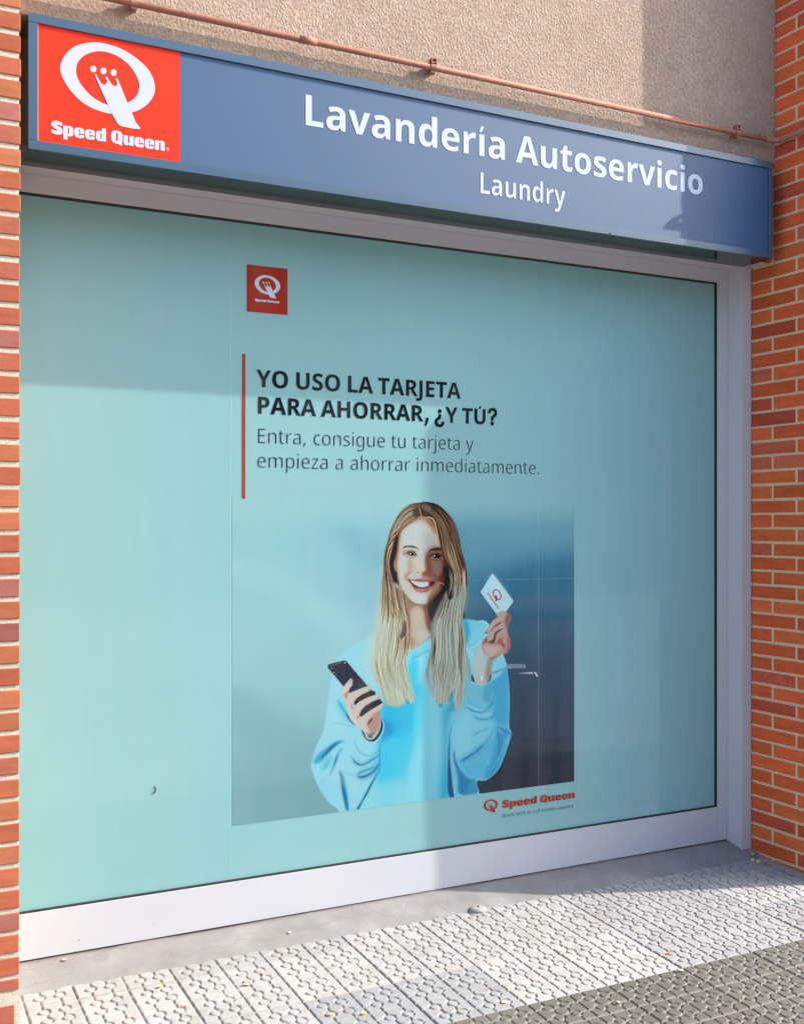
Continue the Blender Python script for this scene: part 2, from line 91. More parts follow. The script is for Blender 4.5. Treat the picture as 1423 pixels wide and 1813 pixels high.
# ---------------------------------------------------------------- helpers
def unproj(x,y,Y):               # where a sight line meets the upright plane y=Y (used once to survey sizes)
    u=(x-CXP)/F_PX; t=Y/(.8907-.4545*u); return (.4545+.8907*u)*t,(HOR-y)/F_PX*t+CAMH
def proj(X,Y,Z):
    f=.4545*X+.8907*Y; r=.8907*X-.4545*Y
    return CXP+F_PX*r/f, HOR-F_PX*(Z-CAMH)/f
def lin(h):
    v=[int(h[i:i+2],16)/255 for i in (0,2,4)] if isinstance(h,str) else h
    return tuple(c/12.92 if c<=.04045 else ((c+.055)/1.055)**2.4 for c in v)
def mat(name,col=(.5,.5,.5),rough=.6,spec=.5,metal=0,coat=0,coat_r=.1):
    m=bpy.data.materials.new(name); m.use_nodes=True; b=m.node_tree.nodes['Principled BSDF']
    b.inputs['Base Color'].default_value=(*col,1); b.inputs['Roughness'].default_value=rough
    b.inputs['Specular IOR Level'].default_value=spec; b.inputs['Metallic'].default_value=metal
    b.inputs['Coat Weight'].default_value=coat; b.inputs['Coat Roughness'].default_value=coat_r
    return m
class NT:
    def __init__(s,m): s.t=m.node_tree; s.b=s.t.nodes['Principled BSDF']
    def n(s,typ,**k):
        n=s.t.nodes.new(typ)
        for a,v in k.items():
            if a.startswith('i_'):
                q=a[2:]; n.inputs[int(q) if q.isdigit() else q.replace('_',' ')].default_value=v
            else: setattr(n,a,v)
        return n
    def l(s,a,b): s.t.links.new(a,b)
    def noise(s,scale,detail=4,rough=.6,vec=None,dist=0):
        n=s.n('ShaderNodeTexNoise'); n.inputs['Scale'].default_value=scale; n.inputs['Detail'].default_value=detail
        n.inputs['Roughness'].default_value=rough; n.inputs['Distortion'].default_value=dist
        s.l(vec if vec is not None else s.obj(),n.inputs['Vector']); return n.outputs['Fac']
    def obj(s):
        if not hasattr(s,'_o'): s._o=s.n('ShaderNodeTexCoord').outputs['Object']
        return s._o
    def scaled(s,v):
        m=s.n('ShaderNodeMapping'); m.inputs['Scale'].default_value=v; s.l(s.obj(),m.inputs['Vector']); return m.outputs['Vector']
    def ramp(s,fac,stops):
        r=s.n('ShaderNodeValToRGB'); e=r.color_ramp.elements
        while len(e)<len(stops): e.new(.5)
        for i,(p,c) in enumerate(stops): e[i].position=p; e[i].color=(*c,1) if len(c)==3 else c
        s.l(fac,r.inputs['Fac']); return r.outputs['Color']
    def mix(s,fac,a,b,mode='MIX'):
        m=s.n('ShaderNodeMix',data_type='RGBA',blend_type=mode)
        for k,v in ((0,fac),(6,a),(7,b)):
            if isinstance(v,(int,float)): m.inputs[k].default_value=v
            elif isinstance(v,tuple): m.inputs[k].default_value=(*v,1)
            else: s.l(v,m.inputs[k])
        return m.outputs[2]
    def attr(s,name): return s.n('ShaderNodeAttribute',attribute_name=name).outputs['Color']
    def bump(s,h,dist,strength=1,prev=None):
        b=s.n('ShaderNodeBump'); b.inputs['Strength'].default_value=strength; b.inputs['Distance'].default_value=dist
        s.l(h,b.inputs['Height'])
        if prev is not None: s.l(prev,b.inputs['Normal'])
        s.l(b.outputs['Normal'],s.b.inputs['Normal']); return b.outputs['Normal']
    def col(s,c): s.l(c,s.b.inputs['Base Color'])
    def math(s,op,a,b=None):
        m=s.n('ShaderNodeMath',operation=op)
        for k,v in ((0,a),(1,b)):
            if v is None: continue
            if isinstance(v,(int,float)): m.inputs[k].default_value=v
            else: s.l(v,m.inputs[k])
        return m.outputs[0]
def link(name,me,m=None,parent=None):
    o=bpy.data.objects.new(name,me); scene.collection.objects.link(o)
    if m is not None: me.materials.append(m)
    if parent is not None: o.parent=parent; o.matrix_parent_inverse=parent.matrix_world.inverted() if False else o.matrix_parent_inverse
    return o
def obj(name,bm,m=None,parent=None,smooth=False):
    me=bpy.data.meshes.new(name)
    bmesh.ops.recalc_face_normals(bm,faces=bm.faces)
    bm.to_mesh(me); bm.free()
    if smooth:
        for p in me.polygons: p.use_smooth=True
    return link(name,me,m,parent)
def tag(o,label=None,cat=None,group=None,kind=None):
    if label: o['label']=label
    if cat: o['category']=cat
    if group: o['group']=group
    if kind: o['kind']=kind
    return o
def thing(name,label,cat,group=None,kind=None):   # geometry is modelled in world metres, so the root sits at the origin of the survey
    o=bpy.data.objects.new(name,None); scene.collection.objects.link(o); o.empty_display_size=.1
    return tag(o,label,cat,group,kind)
def box(bm,x0,x1,y0,y1,z0,z1,bevel=0,seg=1):
    r=bmesh.ops.create_cube(bm,size=1); v=r['verts']
    for q in v: q.co=Vector((x0+(q.co.x+.5)*(x1-x0),y0+(q.co.y+.5)*(y1-y0),z0+(q.co.z+.5)*(z1-z0)))
    if bevel:
        e=list({e for q in v for e in q.link_edges})
        bmesh.ops.bevel(bm,geom=e,offset=bevel,segments=seg,affect='EDGES',profile=.6)
    return v
def tube(bm,pts,r,n=14,caps=True):
    rings=[]; pts=[Vector(p) for p in pts]
    for i,p in enumerate(pts):
        d=(pts[min(i+1,len(pts)-1)]-pts[max(i-1,0)]).normalized()
        a=d.cross(Vector((0,0,1))); a=a.normalized() if a.length>1e-3 else Vector((1,0,0)); b=d.cross(a)
        rings.append([bm.verts.new(p+(a*math.cos(2*math.pi*k/n)+b*math.sin(2*math.pi*k/n))*r) for k in range(n)])
    for A,B in zip(rings,rings[1:]):
        for k in range(n): bm.faces.new((A[k],A[(k+1)%n],B[(k+1)%n],B[k]))
    if caps: bm.faces.new(rings[0]); bm.faces.new(rings[-1][::-1])
def grid_mesh(name,X,Y,Z,keep=None,colors=None,axis=None):
    """regular grid (rows,cols) -> mesh with numpy"""
    h,w_=X.shape; co=np.stack([X,Y,Z],-1).reshape(-1,3).astype(np.float32)
    i=np.arange(h*w_).reshape(h,w_); q=np.stack([i[:-1,:-1],i[:-1,1:],i[1:,1:],i[1:,:-1]],-1).reshape(-1,4)
    if keep is not None: q=q[keep.reshape(-1)]
    used=np.unique(q); mp=np.full(h*w_,-1,np.int64); mp[used]=np.arange(len(used)); q=mp[q]; co=co[used]
    me=bpy.data.meshes.new(name); me.vertices.add(len(co)); me.vertices.foreach_set('co',co.ravel())
    me.loops.add(q.size); me.loops.foreach_set('vertex_index',q.ravel().astype(np.int32))
    me.polygons.add(len(q)); me.polygons.foreach_set('loop_start',np.arange(0,q.size,4,dtype=np.int32))
    me.update(calc_edges=True)
    if colors is not None:
        a=me.color_attributes.new('col','FLOAT_COLOR','POINT'); c=colors.reshape(-1,3)[used]
        a.data.foreach_set('color',np.c_[c,np.ones(len(c))].astype(np.float32).ravel())
    return me
def tint_attr(me,vals):          # one colour per face
    a=me.color_attributes.new('tint','FLOAT_COLOR','CORNER'); out=np.zeros((len(me.loops),4),np.float32)
    for p,v in zip(me.polygons,vals): out[p.loop_start:p.loop_start+p.loop_total]=(*v,1)
    a.data.foreach_set('color',out.ravel())
# letters: outlines kept as integers
GL={}
for ln in GLYPHS.strip().split('\n'):
    k,v=ln[:2],ln[3:]; adv,cs=v.split('|'); L=[]
    for c in cs.split('/'):
        q=np.array(c.split(),int).reshape(-1,2).cumsum(0); L.append(q/1000)
    GL[k]=(int(adv)/1000,L)
GL['bí']=(GL['bi'][0],[GL['bi'][1][i] for i in range(len(GL['bi'][1])) if GL['bi'][1][i][:,1].min()<.1]+[GL['i´'][1][0]*[.85,1]+[GL['bi'][0]/2-.095,-.0]-[0,.02]])
GL['bÚ']=(GL['bU'][0],GL['bU'][1]+[GL['i´'][1][0]*[1,.85]+[GL['bU'][0]/2-.11,.11]])
FATQ=True
GL['b,']=(.2,[q*1.5 for q in GL['r,'][1]])
def area2(q): x,y=q[:,0],q[:,1]; return float((x*np.roll(y,-1)-y*np.roll(x,-1)).sum())
def orient(L,c): return 1 if area2(c)>0 else -1
def curve_mesh(loops,thick,off=0):
    cu=bpy.data.curves.new('c','CURVE'); cu.dimensions='2D'; cu.fill_mode='BOTH'; cu.extrude=thick/2; cu.offset=off; cu.resolution_u=1
    for q in loops:
        sp=cu.splines.new('POLY'); sp.points.add(len(q)-1); sp.points.foreach_set('co',np.c_[q,np.zeros(len(q)),np.ones(len(q))].ravel()); sp.use_cyclic_u=True
    o=bpy.data.objects.new('c',cu); me=bpy.data.meshes.new_from_object(o); bpy.data.objects.remove(o); bpy.data.curves.remove(cu)
    return me
def offs(loops,d):
    out=[]
    for q in loops:
        a=q-np.roll(q,1,0); b=np.roll(q,-1,0)-q
        na=np.c_[a[:,1],-a[:,0]]/(np.hypot(a[:,0],a[:,1])[:,None]+1e-9); nb=np.c_[b[:,1],-b[:,0]]/(np.hypot(b[:,0],b[:,1])[:,None]+1e-9)
        m=na+nb; L=(m*m).sum(1,keepdims=True); k=np.minimum(2/np.maximum(L,1e-6),1.8); out.append(q+m*k*d)
    return out
HCUT=.46+.43+.42+.42+.43+.08
def heavy(s):                    # squat heavy display letters with slit counters
    R=lambda x0,x1,y0,y1,r,c=(1,1,1,1): np.array([p for (cx,cy,a0,on) in ((x1-r,y0+r,-90,c[1]),(x1-r,y1-r,0,c[2]),(x0+r,y1-r,90,c[3]),(x0+r,y0+r,180,c[0])) for p in ([(cx+r*math.cos(math.radians(a0+t)),cy+r*math.sin(math.radians(a0+t))) for t in range(0,91,15)] if on else [(x1 if a0 in(-90,0) else x0, y0 if a0 in(-90,180) else y1)])])
    G={}
    G['p']=(.43,[np.array([(0,-.15),(.17,-.15),(.17,-.004),(.24,-.015),(.33,0),(.39,.06),(.405,.18),(.39,.31),(.33,.37),(.24,.385),(.165,.355),(.165,.375),(0,.375)]),R(.175,.225,.075,.30,.022)])
    G['d']=(.43,[np.array([(.405,0),(.405,.5),(.235,.5),(.235,.365),(.165,.385),(.075,.37),(.015,.31),(0,.18),(.015,.06),(.075,0),(.165,-.015),(.24,.015),(.24,0)]),R(.18,.23,.075,.30,.022)])
    G['e']=(.42,[np.array([(.395,.12),(.39,.06),(.33,0),(.2,-.015),(.07,.0),(.01,.07),(0,.18),(.01,.30),(.07,.37),(.2,.385),(.32,.37),(.385,.30),(.397,.165),(.175,.165),(.175,.09),(.2,.065),(.225,.09),(.225,.12)]),R(.175,.225,.215,.31,.02)])
    G['n']=(.44,[np.array([(0,0),(.175,0),(.175,.27),(.2,.3),(.235,.275),(.235,0),(.41,0),(.41,.30),(.38,.365),(.31,.385),(.24,.375),(.175,.34),(.175,.375),(0,.375)])])
    G['u']=(.44,[np.array([(.41,.375),(.235,.375),(.235,.105),(.21,.075),(.175,.1),(.175,.375),(0,.375),(0,.075),(.03,.01),(.10,-.01),(.17,0),(.235,.035),(.235,0),(.41,0)])])
    G['Q']=(.51,[np.array([(.24,-.015),(.30,-.01),(.36,-.05),(.46,-.05),(.46,.03),(.43,.05),(.465,.12),(.475,.245),(.46,.38),(.40,.47),(.24,.505),(.08,.47),(.015,.38),(0,.245),(.015,.11),(.08,.02)]),R(.2,.275,.09,.41,.035)])
    G['S']=(.46,[Painter.smooth(np.array([(.02,.03),(.2,-.01),(.36,.01),(.435,.10),(.43,.20),(.35,.28),(.225,.33),(.225,.36),(.28,.37),(.40,.345),(.415,.46),(.24,.505),(.08,.48),(.01,.39),(.03,.28),(.13,.21),(.23,.165),(.225,.13),(.15,.125),(.02,.155)]),3)])
    x=0; L=[]
    for ch in s:
        if ch==' ': x+=.17; continue
        a,q=G[ch]; L+=[c+[x,0] for c in q]; x+=a
    return L
def wall_mesh(name,loops,Y,thick,m,parent,off=0):   # loops in (X,Z) metres on the plane y=Y
    me=curve_mesh(loops,thick,off); n=len(me.vertices); c=np.empty(n*3,np.float32); me.vertices.foreach_get('co',c); c=c.reshape(-1,3)
    d=np.c_[c[:,0],Y-c[:,2],c[:,1]]; me.vertices.foreach_set('co',d.ravel().astype(np.float32)); me.name=name; me.materials.clear()
    return link(name,me,m,parent)
if FATQ:
    GL['b?']=(GL['i?'][0]+.04,[q+[.02,0] for q in offs(GL['i?'][1],.018*SG)]); GL['b¿']=(GL['i¿'][0]+.05,[q+[.02,0] for q in offs(GL['i¿'][1],.018*SG)])
def text(name,s,wt,Y,xl,xr,zb,cap,m,parent,off=0,track=0,thick=.0006,lspace=.26):
    """a line of lettering between xl and xr with its baseline at zb and capitals `cap` high"""
    x=0; L=[]; wd=[]; wi=0
    for ch in s if wt!='h' else '':
        if ch==' ': x+=lspace; wi+=1; continue
        a,q=GL[wt+ch]; L+=[c+[x,0] for c in q]; x+=a+track; wd+=[wi]*len(q)
    if wt=='h': L=heavy(s); gx=L[0][:,0].min(); cut=2.28 if s.startswith('Speed') else 99; wd=[0 if c[:,0].mean()<HCUT else 1 for c in L]
    mn=min(c[:,0].min() for c in L); mx=max(c[:,0].max() for c in L)
    sx=(xr-xl)/(mx-mn); sz=cap/.48
    L=[np.c_[(c[:,0]-mn)*sx+xl,c[:,1]*sz+zb] for c in L]
    if off: L=offs([c if area2(c)*orient(L,c)>0 else c for c in L],off)
    for k in sorted(set(wd)): o=wall_mesh(name,[c for c,w_ in zip(L,wd) if w_==k],Y,thick,m,parent)
    return o
# ---------------------------------------------------------------- the printed picture
PX0,PY0,PW,PH,SS=404,872,620,600,2
class Painter:
    def __init__(s):
        s.H,s.W=PH*SS,PW*SS
        s.c=np.zeros((s.H,s.W,3),np.float32); s.reg=np.zeros((s.H,s.W),np.int8)
        s.rng=np.random.default_rng(7)
    @staticmethod
    def hexc(h):
        return np.array([int(h[i:i+2],16)/255 for i in (0,2,4)],np.float32) if isinstance(h,str) else np.array(h,np.float32)
    @staticmethod
    def smooth(P,k=6,closed=True):
        P=np.array(P,float); n=len(P); out=[]
        idx=range(n) if closed else range(n-1)
        for i in idx:
            if closed: a,b,c,d=P[(i-1)%n],P[i],P[(i+1)%n],P[(i+2)%n]
            else: a,b,c,d=P[max(i-1,0)],P[i],P[i+1],P[min(i+2,n-1)]
            for j in range(k):
                t=j/k
                out.append(.5*((2*b)+(c-a)*t+(2*a-5*b+4*c-d)*t*t+(3*b-a-3*c+d)*t**3))
        if not closed: out.append(P[-1])
        return np.array(out)
    @staticmethod
    def blurm(m,r):
        if r<=0: return m
        n=max(1,int(r*2.5)); x=np.arange(-n,n+1); k=np.exp(-x*x/(2*r*r)); k/=k.sum()
        m=np.pad(m,n,mode='edge'); 
        m=np.apply_along_axis(lambda v:np.convolve(v,k,'valid'),1,m)
        return np.apply_along_axis(lambda v:np.convolve(v,k,'valid'),0,m)
    def mask(s,P,blur=.35,smooth=True):
        if smooth: P=s.smooth(P)
        P=(np.array(P,float)-[PX0,PY0])*SS; r=blur*SS; pad=int(r*3)+2
        x0=max(0,int(P[:,0].min())-pad); x1=min(s.W,int(P[:,0].max())+pad)
        y0=max(0,int(P[:,1].min())-pad); y1=min(s.H,int(P[:,1].max())+pad)
        if x1<=x0 or y1<=y0: return None
        X,Y=np.meshgrid(np.arange(x0,x1)+.5,np.arange(y0,y1)+.5)
        m=np.zeros(X.shape,bool); Q=np.roll(P,-1,0)
        for (ax,ay),(bx,by) in zip(P,Q):
            if ay==by: continue
            lo,hi=(ay,by) if ay<by else (by,ay)
            r0=max(0,int(np.ceil(lo-.5))-y0); r1=min(y1-y0,int(np.ceil(hi-.5))-y0)
            if r1<=r0: continue
            yy=Y[r0:r1]; xx=ax+(yy-ay)*(bx-ax)/(by-ay)
            m[r0:r1]^=(X[r0:r1]<xx)
        return (x0,x1,y0,y1),s.blurm(m.astype(np.float32),r)
    def put(s,box,m,col,reg=None):
        x0,x1,y0,y1=box; v=s.c[y0:y1,x0:x1]
        s.c[y0:y1,x0:x1]=v+(col-v)*m[...,None]
        if reg is not None: s.reg[y0:y1,x0:x1][m>.5]=reg
    def poly(s,P,col,blur=.35,smooth=True,a=1,reg=None,clip=None,grad=None):
        r=s.mask(P,blur,smooth)
        if r is None: return
        box,m=r; x0,x1,y0,y1=box; m=m*a
        if clip is not None: m=m*clip[y0:y1,x0:x1]
        if grad:   # (x,y,hex),(x,y,hex)
            (ax,ay,ca),(bx,by,cb)=grad
            X,Y=np.meshgrid((np.arange(x0,x1)/SS+PX0),(np.arange(y0,y1)/SS+PY0))
            d=np.array([bx-ax,by-ay],float); t=np.clip(((X-ax)*d[0]+(Y-ay)*d[1])/(d@d),0,1)[...,None]
            col=s.hexc(ca)*(1-t)+s.hexc(cb)*t
        else: col=s.hexc(col)
        s.put(box,m,col,reg)
    def full(s,P,blur=.3,smooth=True):
        f=np.zeros((s.H,s.W),np.float32); r=s.mask(P,blur,smooth)
        (x0,x1,y0,y1),m=r; f[y0:y1,x0:x1]=m; return f
    def line(s,P,w0,w1,col,a=1,soft=.5,clip=None,reg=None,k=4,fade=0):
        P=s.smooth(P,k,False) if len(P)>2 else np.array(P,float)
        P=(P-[PX0,PY0])*SS; n=len(P); W=np.linspace(w0,w1,n)*SS/2; so=soft*SS
        pad=max(w0,w1)*SS/2+so+1
        x0=max(0,int(P[:,0].min()-pad)); x1=min(s.W,int(P[:,0].max()+pad)+1)
        y0=max(0,int(P[:,1].min()-pad)); y1=min(s.H,int(P[:,1].max()+pad)+1)
        if x1<=x0 or y1<=y0: return
        M=np.zeros((y1-y0,x1-x0),np.float32)
        for i in range(n-1):
            a_,b_=P[i],P[i+1]; p=pad
            u0=max(x0,int(min(a_[0],b_[0])-p)); u1=min(x1,int(max(a_[0],b_[0])+p)+1)
            v0=max(y0,int(min(a_[1],b_[1])-p)); v1=min(y1,int(max(a_[1],b_[1])+p)+1)
            if u1<=u0 or v1<=v0: continue
            X,Y=np.meshgrid(np.arange(u0,u1)+.5,np.arange(v0,v1)+.5)
            d=b_-a_; L=max(d@d,1e-6); t=np.clip(((X-a_[0])*d[0]+(Y-a_[1])*d[1])/L,0,1)
            D=np.hypot(X-a_[0]-t*d[0],Y-a_[1]-t*d[1])
            w=W[i]+(W[i+1]-W[i])*t
            q=np.clip((w-D)/so+.5,0,1)
            if fade: u=(i+t)/(n-1); q=q*np.minimum(1,np.minimum(u*fade+.05,(1-u)*fade*1.3+.1))
            sub=M[v0-y0:v1-y0,u0-x0:u1-x0]; np.maximum(sub,q,out=sub)
        M*=a
        if clip is not None: M=M*clip[y0:y1,x0:x1]
        s.put((x0,x1,y0,y1),M,s.hexc(col),reg)

def T(o,P):      # coordinates measured inside an enlarged detail -> picture coordinates
    ox,oy,k={'A':(680,880,8.244),'B':(640,880,10.07),'C':(740,880,10.07),'D':(640,1040,8.24),'E':(740,1040,8.24),
             'G':(540,1240,7.115),'H':(720,1180,7.115),'P':(570,1150,10.66),'K':(820,1000,7.557),'W':(400,900,2.2587),'N':(0,0,1)}[o]
    return [(ox+x/k,oy+y/k) for x,y in P]

def paint_picture():
    p=Painter(); R=p.rng
    X,Y=np.meshgrid(np.arange(p.W)/SS+PX0,np.arange(p.H)/SS+PY0)
    # ---- backdrop, bilinear table of colours (columns x, rows y)
    xs=[404,480,560,640,700,750,766,800,850,900,960,1024]
    ys=[872,900,950,1000,1050,1100,1150,1200,1250,1300,1350,1400,1472]
    tab='''
9fd3d7 9fd2d7 9dd0d6 9ccfd7 9bd0d8 99ced6 72a7b8 70a4b6 70a3b6 71a3b6 71a2b6 75a7ba
9fd3d7 9ed1d6 9ccfd6 9bcfd8 9accd6 95cbd5 6ea4b7 6c9fb4 6a9fb5 6da0b5 6e9fb5 72a3b8
9cd0d6 9bcfd5 98cbd4 94c9d3 93c7d2 8fc5d0 6c9fb4 689ab1 6698af 689ab1 6a9ab1 6b9bb2
9ccfd5 9acdd3 98ccd4 94c8d2 90c4d0 8cc2cf 6596ae 5d8fa8 4f819e 4a7b99 49789a 4c7c9a
9ccfd5 9acdd4 97cad3 93c7d2 8fc3cf 8abfce 5d8da6 5784a0 4a7892 436f8c 43708c 46738e
9bced4 98ccd2 96c9d2 93c8d3 8cc2d0 88bdcc 527f98 4a728c 42667f 3f617b 3e607b 41647e
9acdd3 97c9d0 95c8d0 92c7d1 8bc1ce 84b9c9 456b85 42647d 3c5a72 3a566e 38536b 3c576e
96c9ce 94c7cd 94c7ce 92c6d0 8bc1ce 84b9c9 40617b 3e5b73 384f65 354b60 344a60 38526a
91c5c9 90c3c9 90c4ca 8ec3cc 89becb 82b7c6 3e5c75 3b566c 354a5e 334659 32455a 354c63
8cbfc4 89bcc2 88bac2 85b9c3 80b6c2 7eb1c0 3f596e 3a5065 364657 334253 334154 364a5d
87b8be 82b2b9 80b0b8 7daeb8 7aabb8 79aab8 42566a 3c4e5f 3a4552 383f4c 373e4c 39424f
84b4bb 7faeb5 7cabb3 79a9b2 76a7b2 75a5b2 45566a 3f4c5c 3d4450 3c3f4b 3b3e4a 3c404c
84b4bb 7faeb5 7cabb3 79a9b2 76a7b2 75a5b2 45566a 3f4c5c 3d4450 3c3f4b 3b3e4a 3c404c'''
    t=np.array([[p.hexc(h) for h in r.split()] for r in tab.strip().split('\n')])
    rows=np.stack([np.stack([np.interp(np.arange(p.W)/SS+PX0,xs,t[j,:,c]) for c in range(3)],-1) for j in range(len(ys))])
    yy=np.arange(p.H)/SS+PY0; j=np.clip(np.searchsorted(ys,yy)-1,0,len(ys)-2); f=np.clip((yy-np.array(ys)[j])/(np.array(ys)[j+1]-np.array(ys)[j]),0,1)
    p.c[:]=rows[j]*(1-f)[:,None,None]+rows[j+1]*f[:,None,None]
    # soft brighter and darker sweeps of the studio wall
    p.poly([(404,985),(520,1010),(640,1110),(600,1135),(500,1060),(404,1030)],'a6d8dc',12,a=.5)
    p.poly([(404,1215),(520,1275),(640,1350),(560,1370),(404,1290)],'7fafb8',12,a=.5)
    p.poly([(590,925),(660,950),(700,1010),(640,1000)],'87bcc9',9,a=.6)
    p.poly([(820,960),(1017,920),(1017,960),(850,1010)],'6c9db3',14,a=.55)
    # grain, stronger in the dark half
    g=R.normal(0,1,(p.H,p.W)).astype(np.float32); g=p.blurm(g,1.1); st=np.clip((X-740)/60,0,1)*.035+.006
    weave=(np.sin(X*2.2)+np.sin(Y*2.2))*.25
    low=p.blurm(R.normal(0,1,(p.H,p.W)).astype(np.float32),9)*4
    p.c*=(1+(g*1.2+weave)*st*.8*np.clip((Y-900)/150,.2,1)+low*st*.5)[...,None]
    # horizontal seam and small reflections of the room in the dark part
    p.line([(838,1028),(900,1026.5),(1017,1024)],1.2,1.2,'6fa0b8',.55,.7)
    p.poly([(900,1176),(930,1176),(931,1183),(900,1184)],'8a97ab',.5,False,a=.75)
    p.poly([(895,1176),(903,1175.5),(903.5,1184),(895,1183)],'7d8ba3',.5,False,a=.8)
    p.poly([(912,1192.5),(943,1190),(944,1193.5)],'b9c4cf',.4,False,a=.9)
    p.line([(947,1191),(951,1197)],2,2,'e2e8ee',1)
    for k in range(120):
        x=R.uniform(860,1015); y=R.uniform(1300,1390); w=R.uniform(6,40)
        p.line([(x,y),(x+w,y-w*.13+R.uniform(-1,1))],.8,.6,'5a6068' if R.random()<.5 else '2b2f3a',.16,.8)
    # ---------------------------------------------------------------- sweatshirt
    SW=2
    body=T('W',[(592,505),(520,545),(462,578),(440,610),(420,690),(404,800),(392,880),(362,950),(341,1020),(345,1050),(372,1120),(410,1175),(440,1200),(472,1225),
        (535,1218),(680,1200),(850,1170),(1012,1150),(1013,1140),(1003,1092),(1040,1088),(1085,1050),(1110,1000),(1140,905),(1132,870),(1134,760),(1125,650),(1110,590),(1050,462),(1000,450),(950,446),(880,470),(820,520),(740,560),(660,540)])
    p.poly(body,'93d6e6',.8,reg=SW)
    p.poly(T('W',[(430,480),(600,470),(560,560),(470,600),(436,660),(400,640)]),'99cfd6',7,a=.55)
    cb=p.full(body,.5)
    P=lambda o,pts,col,b=.8,a=1,**k: p.poly(T(o,pts),col,b,a=a,clip=cb,**k)
    def L(o,pts,w0,w1,col,a=1,soft=.8,**k):
        p.line(T(o,pts),w0*3.2,w1*3,col,a*.28,w0*3.5,clip=cb,fade=3); p.line(T(o,pts),w0*1.3,w1*.8,col,a*.75,1.5+w0*.35,clip=cb,fade=5)
    # viewer-left shoulder and sleeve, paler
    P('W',[(592,505),(462,578),(420,690),(392,880),(400,900),(520,900),(560,800),(600,760),(610,640)],'9ad8e3',6,.9)
    # body centre: saturated cyan left, paler mid, greyer right of the shade line
    P('W',[(625,740),(740,640),(800,760),(800,900),(740,1000),(690,1130),(620,1200),(600,1050),(615,900)],'2fc3e8',9,.85)
    P('W',[(632,790),(745,760),(770,850),(720,900),(640,910)],'05b9e4',6,.9)
    P('W',[(735,620),(770,620),(765,720),(740,760)],'38cdea',4,.7)
    P('W',[(750,790),(790,800),(790,1180),(700,1200),(745,1000)],'86dcec',8,.75)
    P('W',[(650,930),(690,930),(720,1100),(690,1200),(640,1200)],'58cbe6',7,.6)
    P('W',[(560,1130),(700,1080),(730,1200),(540,1230)],'8ed7e4',7,.8)
    P('W',[(812,560),(915,780),(900,1100),(905,1150),(800,1180),(800,800)],'63b3cd',5,.9)
    P('W',[(800,760),(850,780),(850,1000),(822,1170),(800,1175)],'7cc4d8',5,.7)
    P('W',[(868,800),(905,800),(885,900),(890,1150),(860,1160),(870,960)],'2f9cc4',4,.85)
    # right sleeve
    P('W',[(920,760),(985,680),(1060,670),(1100,600),(1132,700),(1134,760),(1132,870),(1140,905),(1090,1050),(1040,1090),(985,1088),(940,1050),(905,950)],'62add0',3,.95)
    P('W',[(915,860),(960,800),(1050,820),(1050,930),(990,980),(930,1000),(905,960)],'7bbfd7',5,.85)
    P('W',[(1065,690),(1128,620),(1133,760),(1130,860),(1080,860),(1070,780)],'3f98c6',4,.85)
    P('W',[(1085,900),(1135,890),(1090,1040),(1030,1085),(1060,980)],'3a8fbd',4,.9)
    P('W',[(990,970),(1060,920),(1075,960),(1050,1050),(990,1085),(950,1050)],'55a8cd',4,.7)
    P('W',[(1060,610),(1108,592),(1118,640),(1062,690),(1056,640)],'7fc0da',1.5,.95)
    # upper right shoulder
    P('W',[(945,446),(1010,450),(1045,470),(1030,520),(985,560),(955,560),(948,500)],'74bfdb',2,.95)
    P('W',[(945,448),(965,450),(975,500),(955,560),(948,520)],'1e8fc2',3,.8)
    P('W',[(955,550),(1000,560),(990,600),(985,660),(960,600)],'7cc3da',3,.8)
    P('W',[(962,590),(980,640),(985,700),(970,680)],'2499c8',2.2,.85)
    L('E',[(660,840),(760,850),(850,820)],.8,.8,'5aa5c4',.7)
    # folds, right sleeve (detail H)
    for pts,w,c,a in [([(735,500),(830,560),(930,580),(1010,540),(1070,470),(1090,400)],2.6,'1874a8',.9),([(740,380),(780,450),(850,500),(960,520),(1040,480),(1090,370)],1.5,'4aa0c4',.8),
        ([(830,620),(900,660),(1000,670),(1080,640),(1140,540)],3,'1f7fb2',.8),([(1065,100),(1060,300),(1085,350)],2,'2f86b4',.8),([(680,1205),(760,1150),(880,1070),(985,965)],4,'0d5f9c',.9),
        ([(1130,760),(1200,790),(1290,850),(1310,850)],2,'1a6ca4',.85),([(1130,770),(1165,920),(1170,1060),(1160,1150)],2.4,'1f79ae',.9),
        ([(820,880),(900,830),(980,800),(1040,770)],5,'4a9ac0',.6),([(800,950),(900,960)],3,'5ea6c6',.5),([(1065,95),(1150,60),(1250,15)],1.6,'1b6ea2',.85),
        ([(1000,960),(1040,900),(1100,800)],6,'3f90bb',.5)]: L('H',pts,w,w*.6,c,a)
    for pts,w,c,a in [([(745,470),(840,530),(950,560),(1040,510)],1.6,'8fd0e4',.7),([(830,590),(930,620),(1030,610),(1090,560)],2.2,'86c9df',.6),([(1300,860),(1230,990),(1150,1170),(1050,1330)],1.5,'7cc2dc',.6),
        ([(800,1390),(830,1440),(860,1445)],3,'86c9df',.6),([(1010,1190),(1030,1240)],4,'79c0da',.6),([(1290,200),(1300,500),(1300,780)],1.2,'79bcd8',.7)]: L('H',pts,w,w*.6,c,a)
    # dark gap between body and right sleeve, hem strip
    P('H',[(622,560),(590,660),(555,800),(545,900),(545,1080),(560,1300),(585,1490),(600,1640),(540,1650),(515,1500),(520,1200),(530,1000),(550,800)],'0a3f78',1.2,.9)
    P('H',[(545,1080),(600,1120),(640,1300),(660,1620),(600,1640),(570,1420)],'6fb4d0',1.2,.95)
    P('H',[(600,1150),(660,1280),(760,1400),(860,1440),(890,1560),(900,1590),(670,1620),(640,1400)],'2a6d9b',2,.85)
